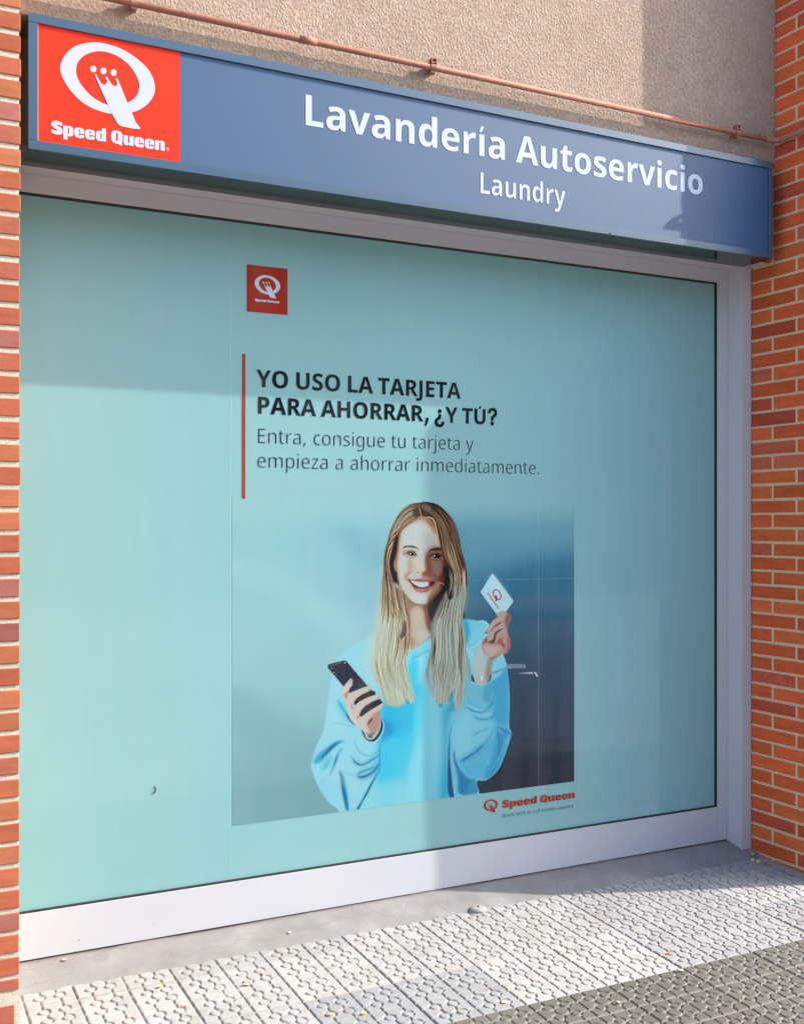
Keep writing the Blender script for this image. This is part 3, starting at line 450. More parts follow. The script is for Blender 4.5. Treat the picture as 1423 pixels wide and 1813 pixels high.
    P('H',[(800,1440),(870,1450),(905,1590),(760,1600)],'3f93bd',2.5,.8)
    L('H',[(600,1060),(600,1180),(650,1300)],1.5,1,'123f70',.8)
    # folds, left sleeve (detail G)
    P('G',[(105,790),(150,700),(280,590),(400,520),(500,512),(430,545),(350,610),(260,710),(180,790)],'2fa6cd',2,.9)
    P('G',[(190,740),(300,610),(400,535),(500,513),(430,535),(350,600),(260,690)],'07456e',1.6,.85)
    P('G',[(220,830),(330,690),(300,830),(210,880)],'41b2d2',3,.7)
    P('G',[(480,600),(430,660),(400,760),(360,860),(310,950),(340,870),(380,740),(430,640)],'14608f',1.6,.85)
    P('G',[(430,890),(450,1010),(470,1150),(520,1370),(540,1370),(520,1200),(490,1020),(480,960)],'0b3a6c',1.8,.95)
    P('G',[(500,980),(545,1370),(520,1370),(490,1100)],'1c9fd0',2,.8)
    P('G',[(915,915),(860,1030),(790,1170),(720,1290),(680,1370),(650,1370),(700,1290),(770,1160),(840,1030)],'0c4a80',1.2,.9)
    for pts,w,c,a in [([(600,740),(640,790),(720,815),(830,760),(930,690)],2.6,'145f94',.9),([(650,960),(720,970),(800,940),(880,880),(930,790)],3.4,'0e4f88',.9),([(650,945),(720,900),(800,870),(900,830)],2.6,'1470a8',.8),
        ([(620,480),(640,580),(700,660),(800,700),(900,660),(940,600)],1.3,'58aac6',.9),([(440,870),(520,920),(640,960)],1.2,'6fb6cc',.8),([(340,290),(460,295),(600,345)],1,'74b6c8',.8),
        ([(410,0),(470,100),(550,210),(620,310)],5,'10b0d6',.85),([(520,180),(560,240),(630,315)],2,'0a3c66',.9),([(560,690),(620,760)],1.4,'4ea6c2',.7),([(190,1060),(240,980)],3,'7cc4d0',.6)]: L('G',pts,w,w*.7,c,a)
    P('G',[(330,830),(420,860),(500,930),(640,1000),(640,1200),(520,1120),(380,1010)],'a4dce4',5,.45)
    L('G',[(935,540),(940,700),(930,900),(915,920)],1.5,1.2,'1478ae',.7)
    P('G',[(970,230),(1080,300),(1100,420),(1010,480),(960,560),(940,520),(985,430),(1000,350)],'0e86c6',4,.75)
    # neckline
    P('D',[(715,905),(860,840),(1010,700),(1060,760),(1010,880),(860,980),(720,1050)],'7fd4ea',1.4,.95)
    L('D',[(722,1045),(850,990),(1000,905)],1.6,.8,'1a9dc8',.9); L('D',[(722,1015),(850,960),(990,890)],.8,.6,'62c2dc',.8)
    P('D',[(715,1060),(800,1040),(790,1300),(720,1330)],'3fcdf0',4,.7)
    P('D',[(860,980),(940,960),(900,1200),(850,1400),(800,1400)],'8fe0f0',4,.6)
    # grey shade notches under the right hair tips
    P('E',[(290,1700),(360,1700),(330,1760)],'1b7fa8',1.5,.9); P('E',[(430,1650),(520,1530),(480,1640)],'2a88ac',1.2,.8)
    g=p.blurm(R.normal(0,1,(p.H,p.W)).astype(np.float32),1.0)
    p.c*=(1+g*.02*cb)[...,None]
    # ---------------------------------------------------------------- back hair (dark mass behind face and neck)
    HR=3
    hb=T('A',[(520,78),(640,72),(780,110),(900,210),(990,330),(1050,480),(1090,640),(1130,800),(1180,980),(1200,1150),(1200,1400),(1180,1600),(1130,1813),(760,1813),(560,1700),(420,1600),(330,1813),(0,1813),(-40,1400),(0,1000),(20,800),(70,600),(130,420),(230,230),(370,110)])
    p.poly(hb,'5b4338',1,reg=HR)
    p.poly(T('A',[(840,1000),(1000,1050),(1010,1300),(900,1600),(700,1813),(560,1600),(700,1500),(820,1300)]),'2c2329',2.5,a=.95)
    p.poly(T('A',[(140,500),(200,560),(150,900),(140,1100),(220,1330),(330,1500),(400,1620),(380,1813),(250,1700),(120,1300),(60,1000),(80,750)]),'2f2226',2,a=.9)
    # ---------------------------------------------------------------- neck and chest
    SK=4
    p.poly(T('D',[(640,100),(700,200),(820,262),(930,255),(1000,230),(1080,300),(1030,500),(1010,700),(860,840),(718,908),(700,760),(660,560),(650,360)]),'b8ada0',.8,reg=SK)
    ck=p.full(T('D',[(640,100),(1000,230),(1080,300),(1010,700),(860,840),(718,908),(700,760),(650,360)]),.6)
    N=lambda o,pts,col,b=.8,a=1: p.poly(T(o,pts),col,b,a=a,clip=ck)
    N('D',[(640,100),(820,262),(960,262),(900,330),(760,300),(720,380),(700,560),(650,560)],'9a6a55',2,.8)
    N('D',[(900,260),(1080,230),(1060,500),(1010,690),(950,560),(920,420)],'75453d',2,.95)
    N('D',[(930,330),(1000,330),(990,520),(960,500)],'8f5a4a',1.2,.7)
    N('D',[(740,320),(880,300),(900,560),(860,740),(760,700)],'c2bba9',4,.85)
    N('D',[(650,380),(700,420),(715,700),(770,800),(718,905),(680,700)],'a47055',1.8,.7)
    N('D',[(860,640),(980,640),(960,720),(850,820)],'bcc7c6',3,.7)
    # ---------------------------------------------------------------- face
    face=T('A',[(540,265),(430,310),(320,370),(230,490),(195,640),(180,800),(160,900),(160,1060),(185,1100),(195,1200),(240,1330),(330,1470),(430,1560),(520,1585),(600,1580),(700,1500),(800,1400),(870,1290),(900,1180),(900,1000),(880,860),(840,740),(800,560),(760,420),(680,320)])
    p.poly(face,'c2c3ba',.6,reg=SK); cf=p.full(face,.4)
    F=lambda o,pts,col,b=.8,a=1: p.poly(T(o,pts),col,b,a=a,clip=cf)
    Lf=lambda o,pts,w0,w1,col,a=1,soft=.5: p.line(T(o,pts),w0,w1,col,a,soft,clip=cf)
    F('A',[(330,430),(520,380),(640,470),(660,700),(580,900),(560,1100),(480,1100),(420,980),(280,920),(250,700)],'c6d0ce',4,.95)
    F('A',[(600,520),(720,500),(790,600),(800,740),(660,770),(610,700)],'a7adaf',8,.8)
    F('A',[(180,480),(240,470),(220,700),(200,900),(215,1100),(160,1080),(150,900)],'b9875f',2,.85)
    F('A',[(230,470),(340,370),(540,280),(660,330),(780,430),(700,440),(560,345),(420,370),(300,450)],'a8713f',2.4,.55)
    F('A',[(610,330),(720,360),(780,520),(740,540),(680,430)],'8d5a36',2.2,.6)
    F('A',[(205,930),(330,930),(370,1050),(300,1200),(330,1420),(240,1300),(190,1150)],'c5cdc9',3,.9)
    F('A',[(350,920),(410,900),(400,1040),(340,1150),(310,1200),(300,1130),(350,1060)],'bb8a68',2.5,.6)
    # shaded half of face
    F('A',[(640,780),(870,760),(910,1100),(890,1290),(760,1450),(640,1560),(700,1400),(690,1230),(640,1160),(610,1000)],'8a6256',3,.9)
    F('A',[(680,930),(830,930),(850,1080),(760,1200),(700,1060)],'98918f',3.5,.85)
    F('A',[(850,900),(910,1000),(900,1200),(830,1330),(800,1200),(850,1060)],'5d342d',2.6,.85)
    F('A',[(600,880),(650,900),(690,1050),(680,1150),(640,1180),(600,1120),(590,1000)],'8b4a34',3,.8)
    F('A',[(640,760),(880,740),(930,1100),(890,1310),(760,1460),(640,1570),(660,1400),(690,1180),(625,1000)],'5c4038',7,.38)
    # nose
    F('A',[(480,880),(570,860),(590,1000),(600,1120),(560,1150),(470,1120),(440,1050),(500,980)],'c9c6b6',2.5,.9)
    F('A',[(430,960),(470,960),(460,1060),(420,1110),(410,1040)],'c7a98c',2,.4)
    Lf('A',[(472,1104),(495,1100),(518,1112)],1.3,.7,'6a463c',.8,.7); 
    F('A',[(550,1110),(600,1080),(660,1080),(665,1130),(610,1170),(560,1150)],'9a5c48',1.2,.9)
    Lf('A',[(575,1125),(600,1140),(640,1112)],1.4,1.1,'6a3328',.8,.8)
    F('A',[(540,1150),(620,1160),(640,1200),(560,1200)],'a9806f',1.5,.7)
    # cheeks / smile line
    Lf('A',[(395,1080),(350,1130),(312,1180),(325,1230)],1.6,1,'9a7050',.6,1.2)
    F('A',[(305,1140),(350,1100),(340,1170),(330,1250),(305,1200)],'b98a6c',1.6,.7)
    Lf('A',[(720,1130),(780,1180),(800,1250),(760,1340)],2,1.4,'5f3029',.55,1.6)
    F('A',[(750,1260),(800,1240),(810,1290),(740,1400),(700,1450),(690,1420)],'a8907f',1.6,.7)
    # chin
    F('A',[(330,1450),(450,1400),(560,1420),(640,1450),(600,1560),(520,1580),(420,1550)],'c8d2cf',3,.85)
    Lf('A',[(430,1565),(520,1582),(600,1578),(690,1510)],1.4,1.4,'8b6a5a',.8,.8)
    F('A',[(640,1470),(740,1380),(830,1340),(760,1470),(660,1560)],'8b5f50',2,.85)
    eb=p.blurm(cf,5*SS/2)[...,None]; kk=np.clip(1-(1-eb)*np.array((.75,1.05,1.25)),.3,1); p.c=(p.c*(1-cf[...,None])+p.c*kk*cf[...,None]).astype(np.float32)
    # eyebrows
    F('A',[(262,752),(300,718),(380,708),(450,720),(515,775),(470,752),(400,738),(330,735)],'5d4b43',.7,.95)
    F('A',[(640,800),(680,765),(750,742),(830,742),(830,775),(750,775),(690,782)],'3d2823',.7,.95)
    F('A',[(625,830),(670,790),(660,860),(640,930),(615,920)],'7a4a3a',1.4,.7)
    # eyes
    F('A',[(265,780),(340,770),(440,780),(490,830),(500,880),(440,890),(330,870),(280,840)],'b79a86',2,.6)
    Lf('A',[(272,832),(320,822),(345,800),(390,788),(440,800),(478,856)],1.2,1,'2c1f20',.85,.7)
    F('A',[(330,825),(380,800),(440,815),(468,852),(420,856),(350,842)],'6a6560',.4,.9)
    F('A',[(362,812),(400,800),(430,822),(425,852),(390,855),(365,838)],'15110f',.35,1)
    F('A',[(376,818),(392,818),(392,834),(376,834)],'f4f4f0',.25,1)
    F('A',[(300,860),(390,880),(470,878),(400,895),(320,880)],'a88468',1,.7)
    Lf('A',[(290,800),(350,778),(420,778),(480,808)],.9,.7,'7a5c4c',.7,.6)
    F('A',[(655,850),(720,820),(800,825),(860,870),(840,910),(740,915),(670,890)],'75605a',2,.7)
    Lf('A',[(660,872),(700,842),(760,828),(820,835),(862,880)],1.5,1.3,'1c1414',.85,.7)
    F('A',[(690,865),(740,835),(800,840),(830,880),(760,890),(700,882)],'3a3634',.5,.95)
    F('A',[(725,845),(765,838),(800,858),(795,885),(750,890),(725,872)],'0c0a0a',.4,1)
    F('A',[(725,850),(742,850),(742,866),(725,866)],'eceeec',.25,1); F('A',[(702,872),(716,868),(718,882),(704,884)],'b8bcbc',.3,.9)
    Lf('A',[(665,895),(740,922),(830,912)],1.2,1,'4d3530',.8,.7); Lf('A',[(670,905),(740,905),(800,900)],1.4,1,'a39b96',.6,.7)
    # mouth
    F('A',[(345,1200),(440,1205),(540,1195),(620,1205),(700,1202),(745,1228),(752,1245),(710,1300),(650,1370),(560,1395),(480,1380),(420,1320),(375,1250)],'a85f56',.7,.9)
    F('A',[(355,1205),(430,1228),(560,1238),(680,1232),(735,1234),(700,1288),(635,1330),(540,1338),(440,1300),(390,1250)],'2a1312',.5,.95)
    F('A',[(385,1215),(470,1232),(560,1240),(650,1240),(662,1290),(600,1318),(520,1318),(450,1285),(405,1250)],'c3dbe0',.5,1)
    for x in (430,478,530,585,628): Lf('A',[(x,1250),(x+4,1300)],.4,.3,'8fa3aa',.6,.5)
    F('A',[(650,1240),(672,1240),(664,1290),(645,1300)],'8f8a8a',.6,.8)
    F('A',[(350,1198),(440,1206),(540,1194),(580,1204),(640,1194),(740,1225),(650,1240),(550,1240),(440,1228)],'b06c69',.5,.95)
    F('A',[(430,1305),(500,1332),(580,1335),(650,1310),(690,1270),(650,1370),(560,1395),(480,1375)],'bb6762',.6,.95)
    F('A',[(470,1345),(540,1350),(600,1345),(560,1375),(500,1370)],'d09294',1.2,.8)
    Lf('A',[(340,1200),(360,1210),(400,1260),(450,1310),(540,1325),(640,1305),(660,1270)],1,.8,'47201f',.85,.4)
    F('A',[(670,1232),(745,1238),(715,1280),(668,1292)],'4a2f2b',2,.75)
    # ear
    p.poly(T('A',[(150,910),(140,960),(138,1020),(165,1070),(185,1090),(190,1000),(165,930)]),'b98668',.7,a=.9)
    # reflected lamp curl on the glass print
    p.line(T('A',[(800,1250),(850,1262),(890,1295),(915,1330)]),.7,.5,'e6e8ea',.95,.5)
    # ---------------------------------------------------------------- hair strands
    def lock(gl,gr,n,cols,w=(.5,1.3),a=(.35,.8),t0=(0,.25),t1=(.8,1),jit=1.0,clip=None,soft=.6):
        gl=p.smooth(gl,6,False); gr=p.smooth(gr,6,False)
        m=24
        def res(g):
            d=np.r_[0,np.cumsum(np.hypot(*np.diff(g,axis=0).T))]; q=np.linspace(0,d[-1],m)
            return np.c_[np.interp(q,d,g[:,0]),np.interp(q,d,g[:,1])]
        gl,gr=res(gl),res(gr)
        for i in range(n):
            u=R.random(); u2=np.clip(u+R.normal(0,.08),0,1)
            uu=np.linspace(u,u2,m)[:,None]
            g=gl*(1-uu)+gr*uu; g=g+R.normal(0,jit)*np.sin(np.linspace(0,3,m)*R.uniform(.5,2)+R.uniform(0,6))[:,None]*np.array([1,0])
            i0=int(R.uniform(*t0)*(m-1)); i1=max(i0+4,int(R.uniform(*t1)*(m-1)))
            c=cols[R.integers(len(cols))]
            ww=R.uniform(*w); p.line(g[i0:i1+1:2],ww,ww*.5,c,R.uniform(*a),soft,clip=clip,reg=None,k=2,fade=4)
    base=lambda pts,col,b=1.2,a=1: p.poly(T(pts[0],pts[1]),col,b,a=a,reg=HR)
    br=['6b5346','8a6c57','4b3830','a0846a','3a2b28','7a6455']; mid=['a98c64','c2ab80','7d6040','c9bb93','5f452f','d8caa4','95764e']
    bl=['c3c6a6','b9c4a8','d2d3b4','a7a878','c9d2c0','8e8250','b6c9bc','d6dcc6','d0d4b8','c6d6cc']; gr_=['9fb0ae','b3bfb8','8a9690','a8aea0','74705e','c1c6ba','5f5648','93a4a4','acb9b6']
    p.poly(T('A',[(540,80),(370,110),(230,230),(130,420),(60,600),(10,820),(0,1000),(-20,1300),(-40,1560),(240,1640),(210,1500),(150,1200),(90,1050),(140,820),(190,600),(280,430),(420,340),(520,290),(545,200)]),'8b735e',2,a=.75,reg=HR)
    p.poly(T('A',[(110,560),(190,560),(170,760),(135,900),(140,1080),(210,1330),(280,1480),(230,1480),(110,1250),(60,1000),(70,760)]),'33242a',2,a=.9)
    p.poly(T('A',[(545,80),(640,72),(780,110),(900,210),(990,330),(1050,480),(1090,640),(1130,800),(1180,980),(1200,1150),(1205,1400),(1190,1560),(1120,1640),(1000,1600),(960,1500),(1010,1250),(960,1080),(900,960),(850,800),(810,620),(770,430),(690,320),(560,270),(530,180)]),'594236',1.6,a=.9,reg=HR)
    p.poly(T('A',[(640,72),(780,110),(900,210),(1000,340),(1060,500),(1100,700),(1030,620),(930,420),(800,230),(660,130)]),'2b2422',2.5,a=.85)
    # lower left lock mass (blond), fading into the shoulder on its left
    p.poly(T('D',[(310,-40),(560,-40),(640,220),(700,420),(690,700),(720,900),(640,1000),(640,1130),(700,1350),(780,1660),(640,1700),(560,1750),(380,1720),(270,1480),(180,1300),(180,1000),(220,700),(260,400),(290,200)]),'bfc6ab',3,a=.92,reg=HR)
    p.poly(T('D',[(250,300),(320,200),(300,600),(220,900),(180,1300),(120,1250),(130,900),(180,600)]),'aed0cb',6,a=.8)
    p.poly(T('D',[(500,0),(600,100),(660,260),(700,480),(700,800),(640,900),(560,760),(540,500),(540,260)]),'80593c',2.2,a=.85)
    lock(T('D',[(300,-60),(280,300),(180,700),(150,1000),(170,1300),(300,1600)]),T('D',[(560,-60),(640,300),(690,700),(640,1050),(700,1350),(770,1650)]),170,bl,(.5,1.5),(.3,.75),(0,.35),(.8,1),1.3)
    lock(T('D',[(330,-60),(350,300),(300,600)]),T('D',[(560,0),(650,300),(690,640)]),90,mid,(.4,1.1),(.3,.8),(0,.3),(.6,1),.9)
    lock(T('D',[(480,500),(500,800),(420,1200)]),T('D',[(690,500),(700,800),(620,1250)]),45,['8a5c30','a77c48','6f4526','c9b080','93683c'],(.4,1.2),(.3,.8),(0,.3),(.6,1),.8)
    lock(T('D',[(200,900),(200,1200),(320,1650)]),T('D',[(600,900),(640,1300),(770,1640)]),60,['8f7f4a','a3955e','7a6a3c','b0a878'],(.35,.7),(.3,.6),(.1,.4),(.5,1),.8)
    p.poly(T('D',[(620,470),(660,560),(650,700),(560,740),(590,620)]),'6a4a42',1.2,a=.75)
    p.line(T('D',[(600,340),(665,430),(675,580),(650,700),(600,760),(560,860)]),.6,.5,'e2cfae',.9); p.line(T('D',[(600,360),(560,560),(480,700),(440,800)]),.6,.5,'d6cda4',.8)
    lock(T('A',[(0,1300),(-30,1600),(-60,1900)]),T('A',[(160,1300),(250,1600),(340,1900)]),90,['a8885f','8a6a48','c4aa7c','b59a6c','6e5038','cbb88c'],(.5,1.3),(.35,.8),(0,.3),(.6,1),.8)
    for k in range(46):
        u=R.random(); x=280+u*470; p.line(T('D',[(x-40,1450),(x-10,1600),(x+R.uniform(10,50),R.uniform(1690,1790)-u*60)]),R.uniform(.7,1.5),.3,['c6ccb0','b9c4ac','d4d8bf','a9ac86'][k%4],.9,.5,k=2,fade=2.5)
    for k in range(26): x=R.uniform(-90,-20); p.line(T('A',[(x+30,1000),(x,1400),(x-60,1900),(x-110,2300)]),.5,.5,'b9c9bd',.3,.6,k=2)
    # tip notches left: sweater showing between tips
    for a_,b_,c_ in [((600,1690),(640,1800),(560,1800)),((650,1600),(720,1720),(640,1720)),((430,1740),(470,1800),(400,1800)),((520,1730),(545,1800),(490,1800))]:
        p.poly(T('D',[a_,b_,c_]),'22bde4',.8,False,a=.9)
    # upper left: crown to cheek
    lock(T('A',[(520,90),(330,130),(170,320),(70,560),(10,800)]),T('A',[(540,270),(420,320),(290,400),(200,520),(150,640)]),110,['b3a88c','8a7463','c9c3a8','6d5646','a08a70','4e3b34','bdb79c'],(.5,1.4),(.35,.8),(0,.4),(.6,1),.9)
    lock(T('A',[(520,290),(380,340),(250,440),(120,600),(40,800)]),T('A',[(540,310),(420,370),(300,450),(200,560),(110,720)]),30,['7a4c36','a06a4a','5a3428','c29a78'],(.5,1.1),(.4,.8))
    lock(T('A',[(130,500),(40,700),(0,900),(-10,1200),(-50,1813)]),T('A',[(200,560),(130,760),(80,1000),(160,1300),(330,1813)]),110,['a8805e','6b4938','4a3030','c9a380','8b6346','3a2628','d2b892'],(.5,1.3),(.35,.8),(0,.45),(.6,1),1.0)
    lock(T('A',[(-10,1150),(-30,1500),(-50,1813)]),T('A',[(150,1200),(230,1500),(330,1813)]),70,mid,(.5,1.3),(.35,.8),(0,.3),(.8,1),.8)
    for q in ([(130,650),(80,720),(40,770)],[(120,690),(70,770),(30,850)],[(150,560),(90,640),(50,720)],[(230,430),(130,520),(90,600)]):
        p.line(T('A',q),1.1,.5,'e3cba6',.85,.5)
    # crown right of the parting
    lock(T('A',[(560,180),(680,240),(780,380),(830,600),(880,860),(1000,1100),(1060,1400)]),T('A',[(640,80),(820,150),(980,330),(1060,520),(1110,760),(1180,1000),(1200,1400)]),190,br+['8f6c52','7b5a45'],(.5,1.4),(.3,.75),(0,.4),(.5,1),1.0)
    lock(T('A',[(820,560),(900,820),(1010,1080),(1060,1400),(1000,1813)]),T('A',[(930,520),(1030,800),(1100,1060),(1190,1350),(1150,1813)]),90,['a88769','8c6a50','c0a384','6a4b3a','b89a7c'],(.5,1.5),(.3,.75),(0,.4),(.6,1),1.0)
    p.line(T('A',[(600,300),(700,310),(745,400),(770,520),(800,640),(812,740)]),2.2,1.4,'b99b7c',.9,.7); p.line(T('A',[(640,290),(730,340),(765,450),(785,560)]),1,.8,'d8c0a2',.8,.5)
    p.line(T('A',[(512,170),(530,215),(545,270)]),1.6,1,'b7aaa0',.9,.6)
    p.poly(T('A',[(430,180),(500,140),(520,260),(460,300),(420,260)]),'4d4240',2,a=.6)
    p.poly(T('A',[(540,100),(640,110),(700,180),(640,200),(560,170)]),'84746c',2,a=.6)
    # dark inner hair right of the jaw
    p.poly(T('A',[(870,1030),(930,1060),(1000,1130),(1010,1280),(960,1480),(850,1650),(760,1813),(690,1813),(640,1600),(740,1500),(840,1380),(890,1240)]),'271f26',1.8,a=.95)
    # lower right lock mass
    p.poly(T('E',[(480,-20),(700,-20),(690,300),(640,440),(690,740),(700,1000),(760,1250),(700,1300),(650,1600),(600,1813),(560,1813),(540,1560),(480,1620),(400,1690),(270,1700),(220,1560),(130,1400),(100,1260),(190,1050),(190,700),(210,500),(300,280),(400,100)]),'98a7a3',2.6,a=.93,reg=HR)
    p.poly(T('E',[(100,1230),(200,1240),(220,1550),(130,1420)]),'7fb9c9',3,a=.7)
    lock(T('E',[(440,-60),(330,250),(200,550),(190,900),(120,1250),(230,1600)]),T('E',[(690,-60),(650,400),(690,740),(700,1000),(740,1250),(600,1800)]),210,gr_,(.5,1.5),(.3,.75),(0,.35),(.8,1),1.2)
    lock(T('E',[(390,60),(300,300),(230,560)]),T('E',[(560,-60),(480,300),(400,560)]),60,['6b5443','8a7460','a2917b','4a3830','b3a690'],(.5,1.2),(.3,.8),(0,.3),(.6,1),.8)
    lock(T('E',[(560,450),(600,700),(590,1000),(640,1500)]),T('E',[(640,480),(660,800),(640,1060),(670,1500)]),40,['5f5147','42363a','7a6c5c','8e8878'],(.4,1.2),(.4,.8),(0,.4),(.4,1),.8)
    lock(T('E',[(230,600),(220,900),(150,1230)]),T('E',[(260,700),(250,950),(220,1230)]),30,['6c5a40','7f6a4a','52452f'],(.4,1.1),(.35,.75),(0,.4),(.5,1),.8)
    lock(T('E',[(280,900),(240,1250),(250,1600)]),T('E',[(480,900),(500,1250),(460,1600)]),50,['77694a','8c8060','685a3e','9c9478'],(.4,.9),(.3,.7),(.1,.5),(.5,1),.9)
    p.poly(T('C',[(600,1280),(650,1400),(640,1700),(600,1813),(540,1813),(500,1600),(480,1350),(520,1270)]),'231d24',1.4,a=.8)
    lock(T('C',[(640,1300),(640,1500),(600,1813)]),T('C',[(830,1200),(850,1500),(830,1813)]),60,['b09a86','8d7460','c4b4a2','6b5346','d0c6b8'],(.5,1.3),(.35,.8),(0,.3),(.7,1),.8)
    lock(T('C',[(480,1250),(560,1500),(480,1813)]),T('C',[(700,1100),(760,1500),(700,1900)]),60,['6b5648','8d7866','4b3c36','a8988a'],(.5,1.2),(.35,.8),(0,.3),(.7,1),.8)
    for k in range(46):
        u=R.random(); x=230+u*420; p.line(T('E',[(x+20,1400),(x+10,1560),(x+R.uniform(-20,20),R.uniform(1650,1760)+max(0,u-.6)*150)]),R.uniform(.6,1.4),.3,['a3a89a','939c94','b9beb2','80806c'][k%4],.9,.5,k=2,fade=2.5)
    for a_,b_,c_ in [((500,1480),(545,1813),(440,1640)),((690,1290),(700,1400),(680,1390)),((480,1640),(540,1813),(430,1813))]: p.poly(T('E',[a_,b_,c_]),'3a8fb0',1,False,a=.75)
    for k in range(26):
        x=R.uniform(640,800); p.line(T('D',[(x*.9-470,250+R.uniform(0,500)),(x*.9-520,700+R.uniform(0,300)),(x*.9-540,1100)]),.6,.4,'b5d6d2',.35,.6)
    hm=p.blurm((p.reg==HR).astype(np.float32),1.0)[...,None]; lum=p.c.mean(-1,keepdims=True); q=p.c*.72+lum*np.array((.97,1.0,.97))*.28
    loc=np.stack([p.blurm(q[...,k],7) for k in range(3)],-1); q=np.clip(loc+(q-loc)*1.55-.012,.03,.97); p.c=(p.c*(1-hm)+q*hm).astype(np.float32)
    mk=((p.reg==HR)|(p.reg==SK)).astype(np.float32); gn=p.blurm(R.normal(0,1,(p.H,p.W)).astype(np.float32),.8)
    p.c*=(1+gn*.05*mk)[...,None]
    # ---------------------------------------------------------------- phone and the hand that holds it
    PHN,CD=5,6
    p.poly(T('P',[(120,290),(150,275),(400,215),(450,222),(500,270),(860,690),(1000,850),(1130,990),(1080,1060),(760,1260),(700,1240),(560,900),(400,690),(130,370),(112,330)]),'12202c',.5,reg=PHN)
    p.poly(T('P',[(170,310),(390,255),(470,290),(830,700),(600,830),(470,900),(410,690),(180,400)]),'26394a',1.2,a=.9)
    p.poly(T('P',[(600,520),(760,700),(640,800),(540,800),(560,640)]),'3e4858',3,a=.6); p.poly(T('P',[(680,560),(770,680),(700,720)]),'5c4a52',2,a=.6)
    p.line(T('P',[(135,310),(260,280),(370,250)]),.7,.7,'9db4bd',.9,.4); p.line(T('P',[(480,270),(680,490),(860,700)]),.6,.5,'56727f',.9,.4)
    for x,y,r in ((428,250,2),(182,358,1.3),(216,436,1.5),(258,478,1),(600,400,.8),(670,490,.9),(950,820,1.2)): p.line(T('P',[(x,y),(x+6,y+4)]),r,r,'d5dde0',.9,.5)
    p.poly(T('P',[(930,780),(1000,850),(640,1010),(600,1080),(620,1000),(760,880)]),'2a2320',.6,reg=PHN)
    sk='c9c3bd'
    hand=[(415,690),(470,620),(530,555),(560,550),(582,600),(570,680),(520,740),(500,830),(620,780),(760,725),(860,690),(905,705),(925,750),(880,800),(760,850),(650,930),(590,1020),(560,1120),(700,985),(850,910),(990,860),(1080,870),(1098,900),(1070,940),(960,985),(830,1060),(750,1140),(700,1240),(740,1280),(880,1170),(1010,1090),(1130,1020),(1175,1035),(1165,1070),(1100,1130),(1110,1320),(1105,1450),(1050,1570),(960,1690),(880,1670),(820,1580),(740,1510),(640,1440),(540,1330),(510,1250),(460,1120),(450,960),(400,880),(360,830),(390,750)]
    p.poly(T('P',hand),sk,.45,smooth=False,reg=SK); ch=p.full(T('P',hand),.3,False)
    Hn=lambda pts,col,b=.7,a=1: p.poly(T('P',pts),col,b,a=a,clip=ch)
    for q,c,b,a in [([(420,840),(500,780),(560,700),(575,600),(590,640),(530,760),(490,840),(470,930),(430,910)],'c67b66',1.2,.85),([(590,1020),(650,930),(760,850),(880,795),(900,812),(760,870),(660,950),(600,1100),(560,1120),(545,1080)],'bd6f4e',1,.85),
        ([(700,1240),(750,1140),(830,1060),(960,985),(1070,935),(1080,950),(960,1010),(850,1080),(770,1160),(700,1290),(650,1290)],'bd7050',1,.85),([(1000,1180),(1105,1140),(1110,1400),(1040,1560),(950,1640),(880,1500),(850,1440),(900,1320)],'a8877f',2,.85),
        ([(860,1400),(880,1340),(960,1290),(930,1360),(870,1430)],'7a3a2e',.8,.9),([(880,1170),(1010,1100),(1100,1130),(960,1220),(900,1300),(840,1400),(820,1330)],'c9bab0',1.4,.8),
        ([(820,1570),(900,1590),(1000,1570),(950,1620),(870,1610)],'80655f',1,.8),([(850,1620),(960,1640),(900,1690)],'57403f',1.2,.9),([(470,1100),(540,1150),(600,1300),(700,1400),(640,1430),(520,1260)],'d0cdc8',1.5,.7),
        ([(380,780),(430,700),(500,640),(470,740),(420,840)],'d0cfca',1,.8)]: Hn(q,c,b,a)
    for q in ([(515,590),(545,560),(565,575),(540,630),(510,655)],[(870,700),(905,712),(895,755),(872,765)],[(1040,905),(1090,880),(1095,900),(1050,930)],[(1130,1060),(1170,1035),(1160,1065),(1130,1085)]): Hn(q,'c9b29e',.4,.95)
    for q in ([(915,705),(915,760),(880,800)],[(1098,875),(1090,905),(1040,905)],[(1100,1100),(1150,1055),(1178,1030)]): p.line(T('P',q),.6,.5,'a8604c',.8,.4)
    # left cuff
    p.poly(T('P',[(735,1510),(760,1530),(800,1590),(850,1690),(960,1700),(1060,1590),(1110,1450),(1120,1320),(1140,1380),(1140,1500),(1080,1640),(980,1740),(880,1740),(800,1680),(750,1590)]),'2b2c33',.6,reg=SW)
    p.line(T('P',[(735,1520),(790,1650),(860,1730),(960,1752),(1060,1700),(1140,1560),(1165,1440),(1145,1340)]),1.1,1.1,'c2e6ee',.95,.5,reg=SW)
    # ---------------------------------------------------------------- card and the hand that holds it
    p.poly(T('K',[(215,1060),(290,1000),(370,1060),(500,1090),(560,1170),(420,1260),(370,1330),(375,1470),(350,1560),(250,1610),(150,1570),(120,1470),(130,1300),(140,1150)]),'9fb6be',1.2,reg=SK,grad=(837,1170,'8fb6c4')+() if False else ((838,1160,'93b7c4'),(868,1190,'a29c9c')))
    p.poly(T('K',[(200,1090),(300,1080),(330,1300),(280,1580),(160,1560),(130,1400),(150,1200)]),'a6bcc2',3,a=.8)
    p.poly(T('K',[(340,1250),(500,1190),(400,1300),(360,1500),(320,1560),(300,1480)]),'8c7d80',1.8,a=.8)
    p.poly(T('K',[(270,1010),(330,950),(430,900),(570,890),(560,1080),(420,1100),(260,1110)]),'8a625c',1.2,reg=SK)
